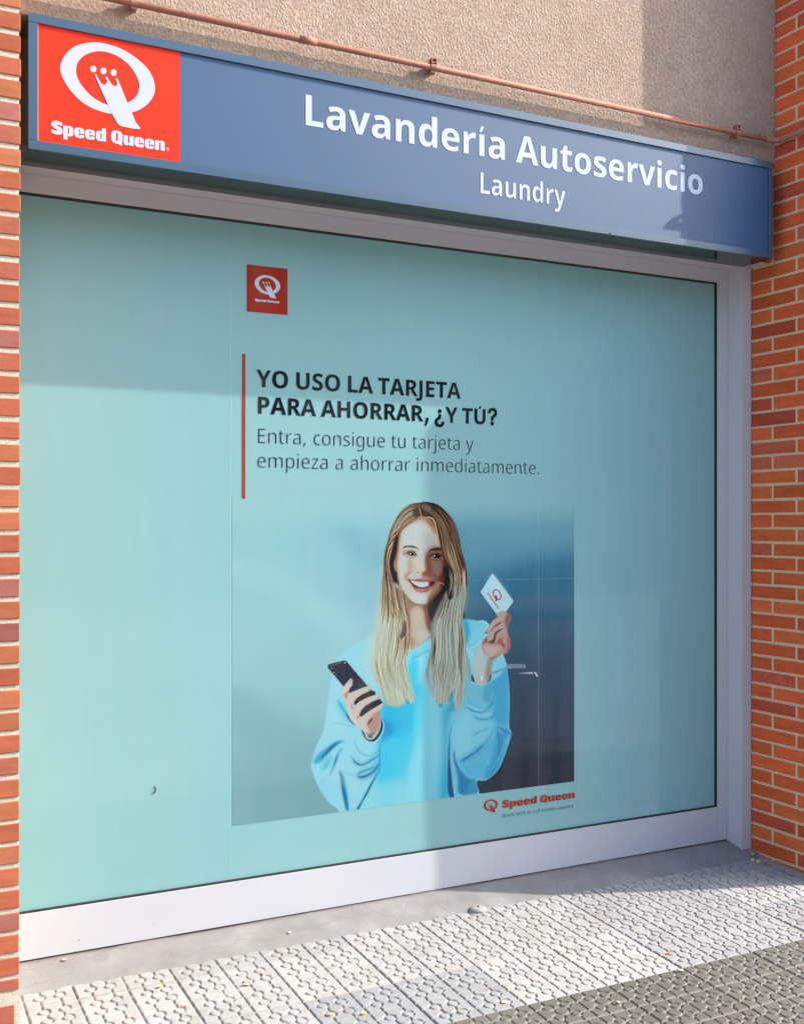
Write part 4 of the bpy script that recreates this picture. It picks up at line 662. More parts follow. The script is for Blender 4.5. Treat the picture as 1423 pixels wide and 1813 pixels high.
    h2=[(415,690),(440,665),(520,625),(580,640),(640,680),(640,730),(600,800),(590,900),(630,1000),(635,1110),(590,1180),(500,1210),(380,1270),(280,1200),(240,1100),(290,1040),(400,1060),(480,1060),(310,1030),(285,1005),(360,940),(430,880),(330,935),(282,915),(330,840),(400,740),(480,690)]
    p.poly(T('K',h2),'a8908c',.45,smooth=False,reg=SK); c2=p.full(T('K',h2),.3,False)
    Kn=lambda pts,col,b=.7,a=1: p.poly(T('K',pts),col,b,a=a,clip=c2)
    for q,c,b,a in [([(420,720),(520,700),(540,740),(440,800),(340,900),(300,925),(330,850)],'b3a09b',1,.95),([(480,790),(540,800),(540,840),(440,900),(340,1010),(290,1010),(370,930)],'b09c97',1,.95),([(440,800),(520,765),(480,800),(400,850),(340,910),(320,930)],'6a3c3a',.7,.85),
        ([(400,960),(460,890),(560,870),(580,920),(480,930),(430,990),(400,1050)],'aa9490',1,.95),([(320,1040),(400,1000),(430,900),(540,850),(450,920),(430,1000),(400,1055)],'4f2a2c',.8,.85),
        ([(560,760),(560,690),(530,640),(600,660),(640,690),(600,800),(580,880)],'8a5450',1.2,.8),([(450,1050),(480,990),(540,980),(500,1040),(540,1110),(480,1060)],'9c5440',.9,.85),([(500,1010),(560,1070),(550,1130),(520,1080)],'6b3b36',.6,.5),
        ([(590,900),(635,1020),(630,1130),(560,1190),(590,1080)],'94605a',1.4,.85),([(280,1100),(400,1090),(500,1110),(420,1200),(340,1240)],'b3a6a4',2,.8),([(340,1250),(420,1230),(500,1200),(400,1280)],'83605e',1,.7),
        ([(480,650),(540,640),(560,700),(500,700)],'b69f98',1,.8)]: Kn(q,c,b,a)
    for q in ([(285,915),(300,900),(322,912),(312,940),(292,935)],[(288,1008),(300,985),(330,1005),(305,1028)],[(420,690),(440,672),(455,690),(430,705)]): Kn(q,'7c4a4c',.4,.9)
    p.line(T('K',[(245,1500),(248,1545)]),2,1.4,'f4f6f6',.95,.6); p.line(T('K',[(125,1350),(240,1345),(370,1350)]),.5,.5,'b9ccd2',.6,.5)
    # right cuff
    p.poly(T('K',[(118,1470),(145,1540),(150,1580),(118,1560),(112,1520)]),'1d1c24',.5,reg=SW); p.poly(T('K',[(365,1470),(376,1500),(360,1545),(320,1590),(345,1540)]),'1d1c24',.6,reg=SW)
    p.poly(T('K',[(108,1555),(150,1590),(200,1605),(260,1612),(320,1595),(365,1550),(382,1500),(385,1650),(372,1813),(20,1813),(60,1700)]),'67aecb',.6,reg=SW)
    p.line(T('K',[(108,1560),(170,1597),(260,1612),(330,1592),(380,1505)]),1,1,'a9d3e0',.95,.5)
    p.poly(T('K',[(280,1640),(385,1560),(380,1813),(270,1813)]),'3a8fb8',2.5,a=.6)
    card=[(390,122),(408,132),(668,478),(668,498),(570,630),(520,622),(470,640),(440,655),(236,376),(236,356),(380,128)]
    p.poly(T('K',card),'a9cfdf',.35,smooth=False,reg=CD)
    p.poly(T('K',[(395,130),(600,400),(560,420),(330,300)]),'b6d8e6',3,a=.5)
    e=[(453+50*math.cos(t)*math.cos(.15)-66*math.sin(t)*math.sin(-.2),402+50*math.cos(t)*math.sin(.15)+66*math.sin(t)) for t in np.linspace(0,6.283,24)]
    p.line(T('K',e),1.8,1.8,'b5343b',1,.5); p.poly(T('K',[(432,405),(447,418),(458,470),(430,490),(434,455),(424,440)]),'b5343b',.3)
    p.line(T('K',[(326,378),(392,470)]),1.6,1.9,'b5343b',.95,.5); p.line(T('K',[(404,486),(474,586)]),1.7,1.8,'b5343b',.95,.5)
    for x,y in ((345,400),(362,425),(378,450),(420,508),(437,534),(455,560)): p.line(T('K',[(x-7,y+5),(x+7,y-5)]),.45,.45,'a9cfdf',.75,.3)
    p.line(T('K',[(515,552),(522,562)]),4,4,'b3bd8a',.8,1.2)
    # index finger tip over the card
    p.poly(T('K',[(440,668),(470,640),(530,622),(580,640),(560,700),(490,690)]),'b29b95',.5,a=.95,reg=SK)
    return p
C_=CAMH
random.seed(3); RN=np.random.default_rng(11)
YG=3.615           # glass / print plane
def ground_z(Y): return np.where(Y<3.45,-.038*(3.36-Y),0)
# ================================================================ materials of the setting
def paving_mat(name,c1,c2,dirt,gcol=None):
    m=mat(name,rough=.75,spec=.3); t=NT(m)
    n1=t.noise(3.0,4,.6); n2=t.noise(260,3,.7); n3=t.noise(22,5,.65)
    vo=t.n('ShaderNodeTexVoronoi'); vo.feature='F1'
    sc=t.n('ShaderNodeMapping'); sc.inputs['Scale'].default_value=(1/.3,1/.3,0); sc.inputs['Location'].default_value=(-(.927/.3),-(3.36/.3),0); t.l(t.obj(),sc.inputs['Vector'])
    fl=t.n('ShaderNodeVectorMath',operation='FLOOR'); t.l(sc.outputs['Vector'],fl.inputs[0]); wn=t.n('ShaderNodeTexWhiteNoise'); t.l(fl.outputs[0],wn.inputs['Vector'])
    c=t.mix(t.math('POWER',wn.outputs['Value'],1.6),c1,c2); c=t.mix(t.ramp(n3,[(.42,(0,0,0)),(.75,(.5,.5,.5))]),c,dirt)
    c=t.mix(t.ramp(n1,[(.5,(0,0,0)),(.8,(.35,.35,.35))]),c,tuple(.75*v for v in dirt))
    sp=t.ramp(n2,[(.3,(.78,.78,.78)),(.7,(1.12,1.12,1.12))]); c=t.mix(1.0,c,sp,'MULTIPLY')
    gr=t.attr('groove'); c=t.mix(t.math('MULTIPLY',gr,.6 if gcol is None else .7),c,gcol or dirt); t.col(c)
    t.bump(n2,.0012,.5); return m
M_white=paving_mat('pale_cement_tile',(.365,.352,.335),(.235,.243,.255),(.20,.18,.155))
M_gray=paving_mat('brown_cement_tile',(.105,.096,.078),(.14,.13,.11),(.085,.078,.066),(.26,.24,.215))
m=M_conc=mat('smooth_cement',rough=.8,spec=.25); t=NT(m)
a=t.noise(420,2,.8); b=t.noise(7,5,.65); 
c=t.ramp(b,[(.3,(.19,.185,.18)),(.55,(.235,.23,.225)),(.75,(.285,.28,.275))]); c=t.mix(1.0,c,t.ramp(a,[(.3,(.72,.72,.72)),(.65,(1.08,1.08,1.08))]),'MULTIPLY')
vc=t.n('ShaderNodeTexVoronoi',feature='DISTANCE_TO_EDGE'); vc.inputs['Scale'].default_value=1.9
wv=t.n('ShaderNodeVectorMath',operation='ADD'); nz=t.n('ShaderNodeTexNoise'); nz.inputs['Scale'].default_value=9; t.l(t.obj(),nz.inputs['Vector']); sm=t.n('ShaderNodeVectorMath',operation='SCALE'); sm.inputs['Scale'].default_value=.16; t.l(nz.outputs['Color'],sm.inputs[0]); t.l(t.obj(),wv.inputs[0]); t.l(sm.outputs[0],wv.inputs[1]); t.l(wv.outputs[0],vc.inputs['Vector'])
c=t.mix(t.ramp(vc.outputs['Distance'],[(0,(.55,.55,.55)),(.006,(0,0,0))]),c,(.16,.15,.14))
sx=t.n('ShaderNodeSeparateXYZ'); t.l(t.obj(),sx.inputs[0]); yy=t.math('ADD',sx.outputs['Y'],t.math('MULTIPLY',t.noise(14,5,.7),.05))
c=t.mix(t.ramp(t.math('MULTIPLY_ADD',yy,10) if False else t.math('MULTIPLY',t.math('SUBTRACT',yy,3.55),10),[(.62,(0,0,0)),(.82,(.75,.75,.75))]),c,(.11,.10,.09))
dd=t.noise(55,3,.7); c=t.mix(t.ramp(dd,[(.66,(0,0,0)),(.72,(.5,.5,.5))]),c,(.12,.11,.10)); t.col(c); t.bump(t.mix(.5,a,b),.003,.6)
m=M_asph=mat('pale_bounce_road',(.2,.2,.2),.9,.2); t=NT(m); a=t.noise(160,3,.8); t.col(t.ramp(a,[(.3,(.22,.215,.20)),(.7,(.30,.29,.27))]))  # road colour lightened to bounce more light onto the shop front
def brick_mat(name,sat=1):
    m=mat(name,rough=.75,spec=.10); t=NT(m); tn=t.attr('tint')
    n1=t.noise(9,4,.65,t.scaled((1,1,5))); n2=t.noise(130,4,.75); n3=t.noise(5.5,6,.75,dist=.6)
    c=t.mix(1.0,tn,t.ramp(n1,[(.25,(.82,.80,.80)),(.75,(1.14,1.18,1.2))]),'MULTIPLY')
    c=t.mix(1.0,c,t.ramp(n2,[(.3,(.88,.88,.88)),(.7,(1.08,1.08,1.08))]),'MULTIPLY')
    c=t.mix(t.ramp(n3,[(.60,(0,0,0)),(.76,(.3,.3,.3))]),c,(.60,.27,.20)); t.col(c)
    t.bump(n2,.001,.6); return m
M_brick=brick_mat('fired_clay_brick')
m=M_mort=mat('pale_mortar',rough=.9,spec=.2); t=NT(m); a=t.noise(190,4,.8); t.col(t.ramp(a,[(.25,(.44,.32,.20)),(.7,(.70,.53,.34))])); t.bump(a,.002,.7)
m=M_mort2=mat('rough_raked_mortar',rough=.95,spec=.15); t=NT(m); a=t.noise(230,5,.85); b=t.noise(60,3,.6); t.col(t.ramp(a,[(.25,(.36,.31,.22)),(.6,(.80,.71,.56))])); t.bump(a,.006,1,t.bump(b,.008,1))
m=M_stucco=mat('rough_render',rough=.9,spec=.15); t=NT(m)
v1=t.scaled((1,1,.8)); a=t.noise(125,5,.62,v1,.0); b=t.noise(330,2,.6); c=t.noise(1.6,4,.6); e=t.noise(17,3,.6)
co=t.ramp(a,[(.3,(.41,.305,.235)),(.6,(.535,.405,.32))]); co=t.mix(1.0,co,t.ramp(c,[(.3,(.92,.92,.92)),(.7,(1.06,1.06,1.06))]),'MULTIPLY')
co=t.mix(1.0,co,t.ramp(e,[(.35,(.95,.95,.95)),(.65,(1.04,1.04,1.04))]),'MULTIPLY'); t.col(co)
h=t.math('ADD',t.ramp(a,[(.32,(0,0,0)),(.62,(1,1,1))]),t.math('MULTIPLY',b,.25)); t.bump(h,.0062,1)
M_white_pvc=mat('white_lacquered_frame',(.475,.485,.52),.32,.4); t=NT(M_white_pvc); a=t.noise(2.2,4,.6); t.col(t.ramp(a,[(.3,(.455,.465,.50)),(.7,(.485,.495,.53))]))
M_black=mat('black_rubber',(.012,.016,.016),.6)
M_navy=mat('dark_blue_anodised_frame',(.022,.07,.125),.38,.7,metal=.0,coat=.2,coat_r=.12); t=NT(M_navy); t.bump(t.noise(600,2,.6),.0003,.4)
M_dark=mat('glossy_dark_underside',(.014,.022,.022),.12,.8)
M_face=mat('slate_blue_panel',(.016,.068,.158),.6,.5); M_face.node_tree.nodes['Principled BSDF'].inputs['IOR'].default_value=1.58; t=NT(M_face); t.bump(t.noise(420,2,.5),.0002,.3)
M_red=mat('bright_red_panel',(.66,.032,.012),.65,.12)
M_wlet=mat('white_vinyl',(.44,.49,.58),.6,.2)
M_pink=mat('pinkish_white_edge',(.8,.7,.72),.5)
M_pipe=mat('salmon_painted_pipe',(.33,.15,.10),.62,.2); t=NT(M_pipe); t.col(t.ramp(t.noise(40,3,.6),[(.3,(.28,.13,.092)),(.7,(.37,.165,.11))]))
# ================================================================ pavement
def pave_height(X,Y):
    cx=((X-.927)/.15)%1-.5; cy=((Y-3.36)/.15)%1-.5; hw=.021; sf=.013
    d=np.abs(np.hypot(cx,cy)-.155)
    ax,ay=np.abs(cx),np.abs(cy)
    d=np.minimum(d,np.abs(np.hypot(ax-.197,ay-.197)-.113))
    inn=np.hypot(ax-.197,ay-.197)
    d=np.where(np.hypot(cx,cy)<.14,np.abs(np.hypot(cx,cy)-.155),d)
    d=np.where((inn<.105),np.abs(inn-.113),d)
    d=np.minimum(d,np.where(ax>.31,np.abs(ay-.197),1)); d=np.minimum(d,np.where(ay>.31,np.abs(ax-.197),1))
    d=np.minimum(d,.5-ax); d=np.minimum(d,.5-ay)
    g=np.clip((hw+sf/2-d)/sf,0,1)
    tx=((X-.927)/.3)%1; ty=((Y-3.36)/.3)%1; j=np.minimum(np.minimum(tx,1-tx),np.minimum(ty,1-ty))*.3
    jj=np.clip((.0032-j)/.003,0,1)
    return g,jj
def smooth_noise(shape,cell,amp):
    h,w_=shape; g=RN.normal(0,1,(h//cell+3,w_//cell+3)); yi=np.arange(h)/cell; xi=np.arange(w_)/cell
    y0=yi.astype(int); x0=xi.astype(int); fy=(yi-y0)[:,None]; fx=(xi-x0)[None]; fy=fy*fy*(3-2*fy); fx=fx*fx*(3-2*fx)
    return amp*((g[y0][:,x0]*(1-fx)+g[y0][:,x0+1]*fx)*(1-fy)+(g[y0+1][:,x0]*(1-fx)+g[y0+1][:,x0+1]*fx)*fy)
def pave(name,x0,x1,y0,y1,step,m,parent,wear=.0045,depth=.0048,wedge=True):
    xs=np.arange(x0,x1+step/2,step); ys=np.arange(y0,y1+step/2,step); X,Y=np.meshgrid(xs,ys)
    g,j=pave_height(X,Y)
    ti=np.floor((X-.927)/.3).astype(int); tj=np.floor((Y-3.36)/.3).astype(int)
    rr=np.random.default_rng(5); tilt=rr.normal(0,1,(3,60,60)); A=tilt[:,tj%60,ti%60]
    lx=((X-.927)/.3)%1-.5; ly=((Y-3.36)/.3)%1-.5
    wearm=np.clip(1+smooth_noise(X.shape,40,.18)+smooth_noise(X.shape,9,.08),.35,1.3)
    Z=ground_z(Y)-g*depth*wearm-j*.0026+A[0]*.0005+A[1]*lx*.0014+A[2]*ly*.0014+smooth_noise(X.shape,6,.00014)
    keep=None
    if wedge:
        Xc=(X[:-1,:-1]+X[1:,1:])/2; Yc=(Y[:-1,:-1]+Y[1:,1:])/2
        keep=(Xc<Yc*1.078+.25)&(Xc>Yc*.10-.25)
    gc=np.clip(g*.8*wearm+j*.75,0,1); me=grid_mesh(name,X,Y,Z,keep)
    used=None
    # groove colour attribute
    i=np.arange(X.size).reshape(X.shape); q=np.stack([i[:-1,:-1],i[:-1,1:],i[1:,1:],i[1:,:-1]],-1).reshape(-1,4)
    if keep is not None: q=q[keep.reshape(-1)]
    used=np.unique(q); a=me.color_attributes.new('groove','FLOAT_COLOR','POINT'); gg=gc.reshape(-1)[used]
    a.data.foreach_set('color',np.c_[gg,gg,gg,np.ones(len(gg))].astype(np.float32).ravel())
    return link(name,me,m,parent)
YB=2.76
o=pave('pavement',-.15,3.484,YB,3.452,.0023,M_white,None); tag(o,kind='structure')
o=pave('pavement_band',-.15,3.484,1.96,YB,.0023,M_gray,None); tag(o,kind='structure')
bm=bmesh.new()
def quad(bm,pts): return bm.faces.new([bm.verts.new(p) for p in pts])
gz=lambda y:-.038*(3.36-y)
for y0,y1 in ((-3,1.26),(YB,3.44)): quad(bm,[(-60,y0,gz(y0)-.0066),(60,y0,gz(y0)-.0066),(60,y1,gz(y1)-.0066),(-60,y1,gz(y1)-.0066)])
o=obj('pavement_edge',bm,M_white); tag(o,kind='structure')
bm=bmesh.new(); quad(bm,[(-60,1.26,gz(1.26)-.0066),(60,1.26,gz(1.26)-.0066),(60,YB,gz(YB)-.0066),(-60,YB,gz(YB)-.0066)]); o=obj('pavement_edge_band',bm,M_gray); tag(o,kind='structure')
bm=bmesh.new(); zr=gz(-3)-.13
quad(bm,[(-600,-700,zr),(600,-700,zr),(600,-3.15,zr),(-600,-3.15,zr)]); o=obj('road',bm,M_asph); tag(o,kind='structure')
bm=bmesh.new(); box(bm,-60,60,-3.15,-3.0,zr-.1,gz(-3)-.008,.01,2); o=obj('kerb',bm,M_conc); tag(o,kind='structure')
# sloping cement strip at the foot of the shop front
xs=np.linspace(-.3,3.49,400); u=np.linspace(0,1,40)
X,U=np.meshgrid(xs,u); Yv=3.447+U*.24+smooth_noise(X.shape,22,.0022)*(1-U); prof=np.interp(U,[0,.1,.35,.65,1],[-.001,.006,.026,.044,.046])
Zv=prof+smooth_noise(X.shape,14,.0009)+np.where(U<.02,-.006,0)
# pipe-end side: the strip runs down to the paving beside the brick return
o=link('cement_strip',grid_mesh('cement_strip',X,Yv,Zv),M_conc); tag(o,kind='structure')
for p in o.data.polygons: p.use_smooth=True
# ================================================================ brickwork
def brick_col(r,lit=False):
    k=r.random(); base=np.array((.60,.108,.036))
    if k<.13: base=np.array((.48,.080,.042))
    elif k<.4: base=np.array((.58,.125,.038))
    elif k<.5: base=np.array((.52,.118,.060))
    return tuple(base*(1+r.normal(0,.09)))
def brick_wall(name,label,faces,mortar,mm,parent=None,mul=(1,1,1)):
    root=thing(name,label,'wall'); bm=bmesh.new(); cols=[]; r=np.random.default_rng(4)
    for (x0,x1,y0,y1,z0,z1) in faces:
        n0=len(bm.faces); box(bm,x0+r.normal(0,.0004),x1,y0,y1,z0+r.normal(0,.0006),z1+r.normal(0,.0006),.0018,1); bm.faces.ensure_lookup_table()
        c=brick_col(r)
        if mul[2]!=1 and c[1]<.09*c[0]/.5: c=(.56,.112,.045)
        c=tuple(a*b for a,b in zip(c,mul)); cols+= [c]*(len(bm.faces)-n0)
    me=bpy.data.meshes.new('bricks'); bm.to_mesh(me); bm.free(); tint_attr(me,cols); link('bricks',me,M_brick,root)
    bm=bmesh.new()
    for b in mortar: box(bm,*b)
    obj('mortar',bm,mm,root); return root
# return wall on the right (its outer corner also throws the tall shadow)
XW=3.486; XE=3.95
rows=[]; z=.0991+C_; zs=[z]
while z<4.6: z+=.0621; zs.append(z)
z=.0991+C_; low=[z]
while z>-.1: z-=.0604; low.append(z)
zs=sorted(set(low+zs)); i0=zs.index(.0991+C_)
F=[]; Mo=[]
for k in range(len(zs)-1):
    a,b=zs[k]+.0055,zs[k+1]-.0055; yo=3.275 if (k-i0)%2==1 else 3.4045   # course just above the survey line
    YE=3.10 if zs[k]-C_<1.51 else 3.15  # unseen step in the outer corner, added to line up its cast shadow
    y=yo+.259*3
    while y>YE+.02:
        y1=y-.0062; y0=max(y-.259+.0062,YE); 
        if y1-y0>.02: F.append((XW,XW+.11,y0,y1,a,b))
        y-=.259
    # bricks of the outer end face
    x=XW+.122 if k%2 else XW+.24
    while x<XE: F.append((x,min(x+.238,XE),YE,YE+.1,a,b)); x+=.25
Mo=[(XW+.0022,XE-.01,3.1022,4.1,-.2,1.51+C_),(XW+.0022,XE-.01,3.1522,4.1,1.51+C_+.0005,4.55)]
brick_wall('brick_return_wall','tall orange brick wall with sand coloured joints at right of the shop window','wall' and F,Mo,M_mort)
# pier on the left
F=[]; zt=.0285+C_; YP=3.088; XP=.4255
zz=[zt-i*.0596 for i in range(0,22)][::-1]+[zt+i*.0609 for i in range(1,52)]
rr=np.random.default_rng(9)
for k,zt_ in enumerate(zz):
    xr=XP+rr.normal(0,.0008)+.0014*(zt_-C_); off=.0 if k%2 else -.06
    x1=xr; first=True
    for L in ((.115,.24,.24,.24) if k%2 else (.24,.24,.24,.24)):
        x0=x1-L; F.append((x0,x1,YP,YP+.11,zt_-(.028 if zt_-C_<-1.21 else .0468),zt_)); x1=x0-.012
    F.append((xr-.115,xr-.0005,YP+.122,YP+.35,zt_-.0468,zt_)) if k%2 else None
    F.append((xr-.10,xr-.0005,YP+.112,YP+.24,zt_-.0468,zt_)) if not k%2 else None
    F.append((xr-.10,xr-.0005,YP+.36,YP+.60,zt_-.0468,zt_))
F.append((XP-.31,XP-.0135,YP+.001,YP+.11,-1.36+C_,-1.291+C_))
brick_wall('brick_pier','sunlit red brick pier with rough deep joints at the left edge','wall' and F,[(XP-.98,XP-.002,YP+.0035,YP+.7,-.25,4.55)],M_mort2,None,(.66,.98,1.5))
# ================================================================ rendered wall above the sign
YS=3.387
root=thing('rendered_wall','beige rough rendered wall above the blue shop sign','wall')
bm=bmesh.new(); box(bm,.30,XW-.0005,YS,4.1,1.502+C_,4.5,.004,2); obj('render_coat',bm,M_stucco,root)
bm=bmesh.new(); box(bm,.30,XW-.001,3.56,4.1,1.17+C_,1.5015+C_); obj('lintel',bm,M_mort,root)
bm=bmesh.new(); box(bm,-8,.2,3.5,4.1,-.3,4.5); box(bm,XE+.001,9,3.5,4.1,-.3,4.5); o=obj('side_walls',bm,M_stucco,root)
# ================================================================ window
win=thing('shop_window','wide white framed shop window with a tinted printed pane','window')
ZB=-1.374+C_; ZG0=-1.228+C_; ZG1=1.040+C_; ZT=1.0985+C_; XG=3.368; XJ=3.427; X0=.30
def part(name,boxes,m,parent,bev=.0012,seg=2,smooth=False):
    bm=bmesh.new()
    for b in boxes: box(bm,*b,bev,seg) if bev else box(bm,*b)
    return obj(name,bm,m,parent,smooth)
fr=part('bottom_rail',[(X0,XG,3.603,3.69,ZB,ZG0)],M_white_pvc,win)
part('top_rail',[(X0,XG,3.603,3.69,ZG1,ZT)],M_white_pvc,win)
part('side_stile',[(XG+.0006,XJ,3.6034,3.69,ZB,ZT)],M_white_pvc,win)
part('outer_jamb',[(XJ+.0004,XW-.004,3.52,3.72,-.012,1.158+C_)],M_white_pvc,win,.0015)
part('head_frame',[(X0,XJ,3.5203,3.72,ZT+.0004,1.158+C_)],M_white_pvc,win,.0015)
part('drip_lip',[(X0,XW-.012,3.511,3.5198,1.1005+C_,1.1075+C_)],M_white_pvc,win,.0008)
part('wall_seal',[(XW-.0035,XW-.0002,3.523,3.70,.0,1.15+C_)],M_black,win,0)
for b_ in [(X0,XG,3.606,3.625,ZG0-.001,ZG0+.0055),(X0,XG,3.606,3.625,ZG1-.007,ZG1+.001),(XG-.0065,XG+.001,3.6062,3.625,ZG0+.0056,ZG1-.0071)]: part('glazing_gasket',[b_],M_black,win,0)
bm=bmesh.new(); part('corner_seal',[(XW-.03,XW-.001,3.44,3.512,1.098+C_,1.1035+C_)],M_white_pvc,win,.001)
# screws on the bottom rail
for px,py in ((140,1665),(272,1637),(512,1616),(553,1606),(133,1686),(420,1562)):
    X,Z=unproj(px,py,3.603); bm=bmesh.new(); bmesh.ops.create_uvsphere(bm,u_segments=8,v_segments=5,radius=.0022 if py>1640 else .0015)
    for v in bm.verts: v.co=Vector((X,3.6025,Z))+v.co*.9
    obj('speck',bm,M_black,win)
# pane
m=M_glass=bpy.data.materials.new('window_glass'); m.use_nodes=True; nt=m.node_tree; nt.nodes.remove(nt.nodes['Principled BSDF']); out=nt.nodes['Material Output']
tr=nt.nodes.new('ShaderNodeBsdfTransparent'); tr.inputs['Color'].default_value=(.955,.985,.98,1); gl=nt.nodes.new('ShaderNodeBsdfGlossy'); gl.inputs['Roughness'].default_value=.035
lw=nt.nodes.new('ShaderNodeLayerWeight'); lw.inputs['Blend'].default_value=.5; pw=nt.nodes.new('ShaderNodeMath'); pw.operation='POWER'; pw.inputs[1].default_value=5; nt.links.new(lw.outputs['Facing'],pw.inputs[0])
fz=nt.nodes.new('ShaderNodeMath'); fz.operation='MULTIPLY_ADD'; fz.inputs[1].default_value=.8; fz.inputs[2].default_value=.04; nt.links.new(pw.outputs[0],fz.inputs[0]); mx=nt.nodes.new('ShaderNodeMixShader')
nt.links.new(fz.outputs[0],mx.inputs[0]); nt.links.new(tr.outputs[0],mx.inputs[1]); nt.links.new(gl.outputs[0],mx.inputs[2]); df=nt.nodes.new('ShaderNodeBsdfDiffuse'); df.inputs['Color'].default_value=(.62,.64,.63,1); dm=nt.nodes.new('ShaderNodeMixShader')
tc=nt.nodes.new('ShaderNodeTexCoord'); mp=nt.nodes.new('ShaderNodeMapping'); mp.inputs['Scale'].default_value=(9,1,.55); nz=nt.nodes.new('ShaderNodeTexNoise'); nz.inputs['Scale'].default_value=1.6; nz.inputs['Detail'].default_value=6; nz.inputs['Roughness'].default_value=.7
rp=nt.nodes.new('ShaderNodeValToRGB'); rp.color_ramp.elements[0].position=.42; rp.color_ramp.elements[0].color=(0,0,0,1); rp.color_ramp.elements[1].position=.78; rp.color_ramp.elements[1].color=(.05,.05,.05,1)
nt.links.new(tc.outputs['Object'],mp.inputs[0]); nt.links.new(mp.outputs[0],nz.inputs['Vector']); nt.links.new(nz.outputs['Fac'],rp.inputs[0]); nt.links.new(rp.outputs[0],dm.inputs[0]); nt.links.new(mx.outputs[0],dm.inputs[1]); nt.links.new(df.outputs[0],dm.inputs[2]); nt.links.new(dm.outputs[0],out.inputs['Surface'])
bm=bmesh.new(); quad(bm,[(X0,3.6115,ZG0),(XG,3.6115,ZG0),(XG,3.6115,ZG1),(X0,3.6115,ZG1)]); gp=obj('glass_pane',bm,m,win)
if gp.data.polygons[0].normal.y>0: gp.data.flip_normals()
FILM=np.array(lin('9fd0d3'))*F_ALB
m=M_film=mat('pale_teal_film',tuple(FILM),.8,0); t=NT(m)
t.col(t.mix(1.0,tuple(FILM),t.ramp(t.noise(1.1,3,.5),[(.3,(.965,.975,.975)),(.7,(1.03,1.02,1.02))]),'MULTIPLY'))
film=part('window_film',[(X0,XG,YG+.001,YG+.006,ZG0,ZG1)],M_film,win,0)
M_seam=mat('film_joint',(.75,.8,.8),.6,0); _t=NT(M_seam); _tr=_t.n('ShaderNodeBsdfTransparent'); _mx=_t.n('ShaderNodeMixShader'); _mx.inputs[0].default_value=.09
_t.l(_tr.outputs[0],_mx.inputs[1]); _t.l(_t.b.outputs[0],_mx.inputs[2]); _t.l(_mx.outputs[0],_t.t.nodes['Material Output'].inputs['Surface'])
for x0,x1 in ((408,953),):
    for px in (x0,x1):
        X,_=unproj(px,900,YG); part('film_seam',[(X-.0013,X+.0013,YG-.0005,YG-.0003,ZG0+.006,ZG1-.007)],M_seam,film,0)
X,Z=unproj(271,1399,YG); bm=bmesh.new(); tube(bm,[(X+.009*math.cos(a),YG+.0002,Z+.011*math.sin(a)) for a in np.linspace(-2.0,1.2,10)],.0018,6); obj('film_chip',bm,M_black,film)
# ================================================================ the company mark, drawn once on the sign and reused
def pp(P,o=(60,30),k=5.27,Y=3.3375): return np.array([unproj(o[0]+x/k,o[1]+y/k,Y) for x,y in P])
OUT=[(245,500),(262,400),(330,310),(430,255),(590,237),(760,275),(900,345),(1040,460),(1105,560),(1128,660),(1110,740),(1060,810),(980,865),(900,893),(815,905),(720,903),(600,872),(480,815),(370,720),(290,610)]
INN=[(393,510),(405,430),(460,365),(540,328),(640,320),(760,355),(870,430),(940,520),(978,610),(975,690),(940,755),(870,800),(780,825),(690,820),(600,782),(510,715),(440,630),(403,560)]
TAIL=[(568,545),(580,538),(602,580),(630,622),(660,632),(678,615),(680,590),(665,568),(680,558),(700,592),(730,635),(755,645),(772,630),(770,600),(759,582),(770,573),(785,590),(870,800),(912,893),(950,985),(988,1045),(820,1020),(772,980),(730,905),(690,820),(612,645)]
DOTS=[((553,485),28),((648,502),28),((743,518),28)]
def smoothp(P,k=5): return Painter.smooth(P,k)
logo={'ring':[smoothp(pp(OUT)),smoothp(pp(INN))],'tail':[smoothp(pp(TAIL),3)],'dots':[smoothp(pp([(cx+r*math.cos(a),cy+r*1.12*math.sin(a)) for a in np.linspace(0,2*math.pi,9)[:-1]]),3) for (cx,cy),r in DOTS]}
bb=np.concatenate(logo['ring']); LX0,LX1,LZ0,LZ1=bb[:,0].min(),bb[:,0].max(),bb[:,1].min(),bb[:,1].max()
def put_logo(parent,m,Y,xl,xr,zt,zb,m_in=None,name='queen_q'):
    """xl,xr / zt,zb: extents of the ring"""
    f=lambda L:[np.c_[(q[:,0]-LX0)/(LX1-LX0)*(xr-xl)+xl,(q[:,1]-LZ0)/(LZ1-LZ0)*(zt-zb)+zb] for q in L]
    a=wall_mesh('q_ring',f(logo['ring']),Y,.0004,m,parent); b=wall_mesh('q_tail_crown',f(logo['tail']),Y-.0004,.0004,m,parent); c=wall_mesh('crown_dots',f(logo['dots']),Y,.0004,m_in or m,parent)
# ================================================================ fascia sign
sg=thing('shop_sign','long dark blue fascia sign with red logo square and white lettering over the window','sign')
SX0,SX1=.483,3.412; SZ0,SZ1=1.0895+C_,1.4845+C_; SF=3.330; RW=.026
bm=bmesh.new(); box(bm,SX0,SX1,SF+.008,3.50,SZ0,SZ1,.001,1); cs=obj('sign_case',bm,M_dark,sg)
for b_ in [(SX0-.001,SX1+.001,SF,SF+.0078,SZ1-RW,SZ1+.001),(SX0-.001,SX1+.001,SF,SF+.0078,SZ0-.001,SZ0+RW),(SX0-.001,SX0+RW,SF+.0003,SF+.0078,SZ0+RW+.0003,SZ1-RW-.0003),(SX1-.020,SX1+.001,SF+.0003,SF+.0078,SZ0+RW+.0003,SZ1-RW-.0003)]: part('frame_rim',[b_],M_navy,sg,.0008,1)
Yf=SF+.0075
xr,_=unproj(318.5,180,Yf)
part('blue_panel',[(xr+.0005,SX1-.021,Yf-.0012,Yf+.0004,SZ0+RW-.002,SZ1-RW+.002)],M_face,sg,0)
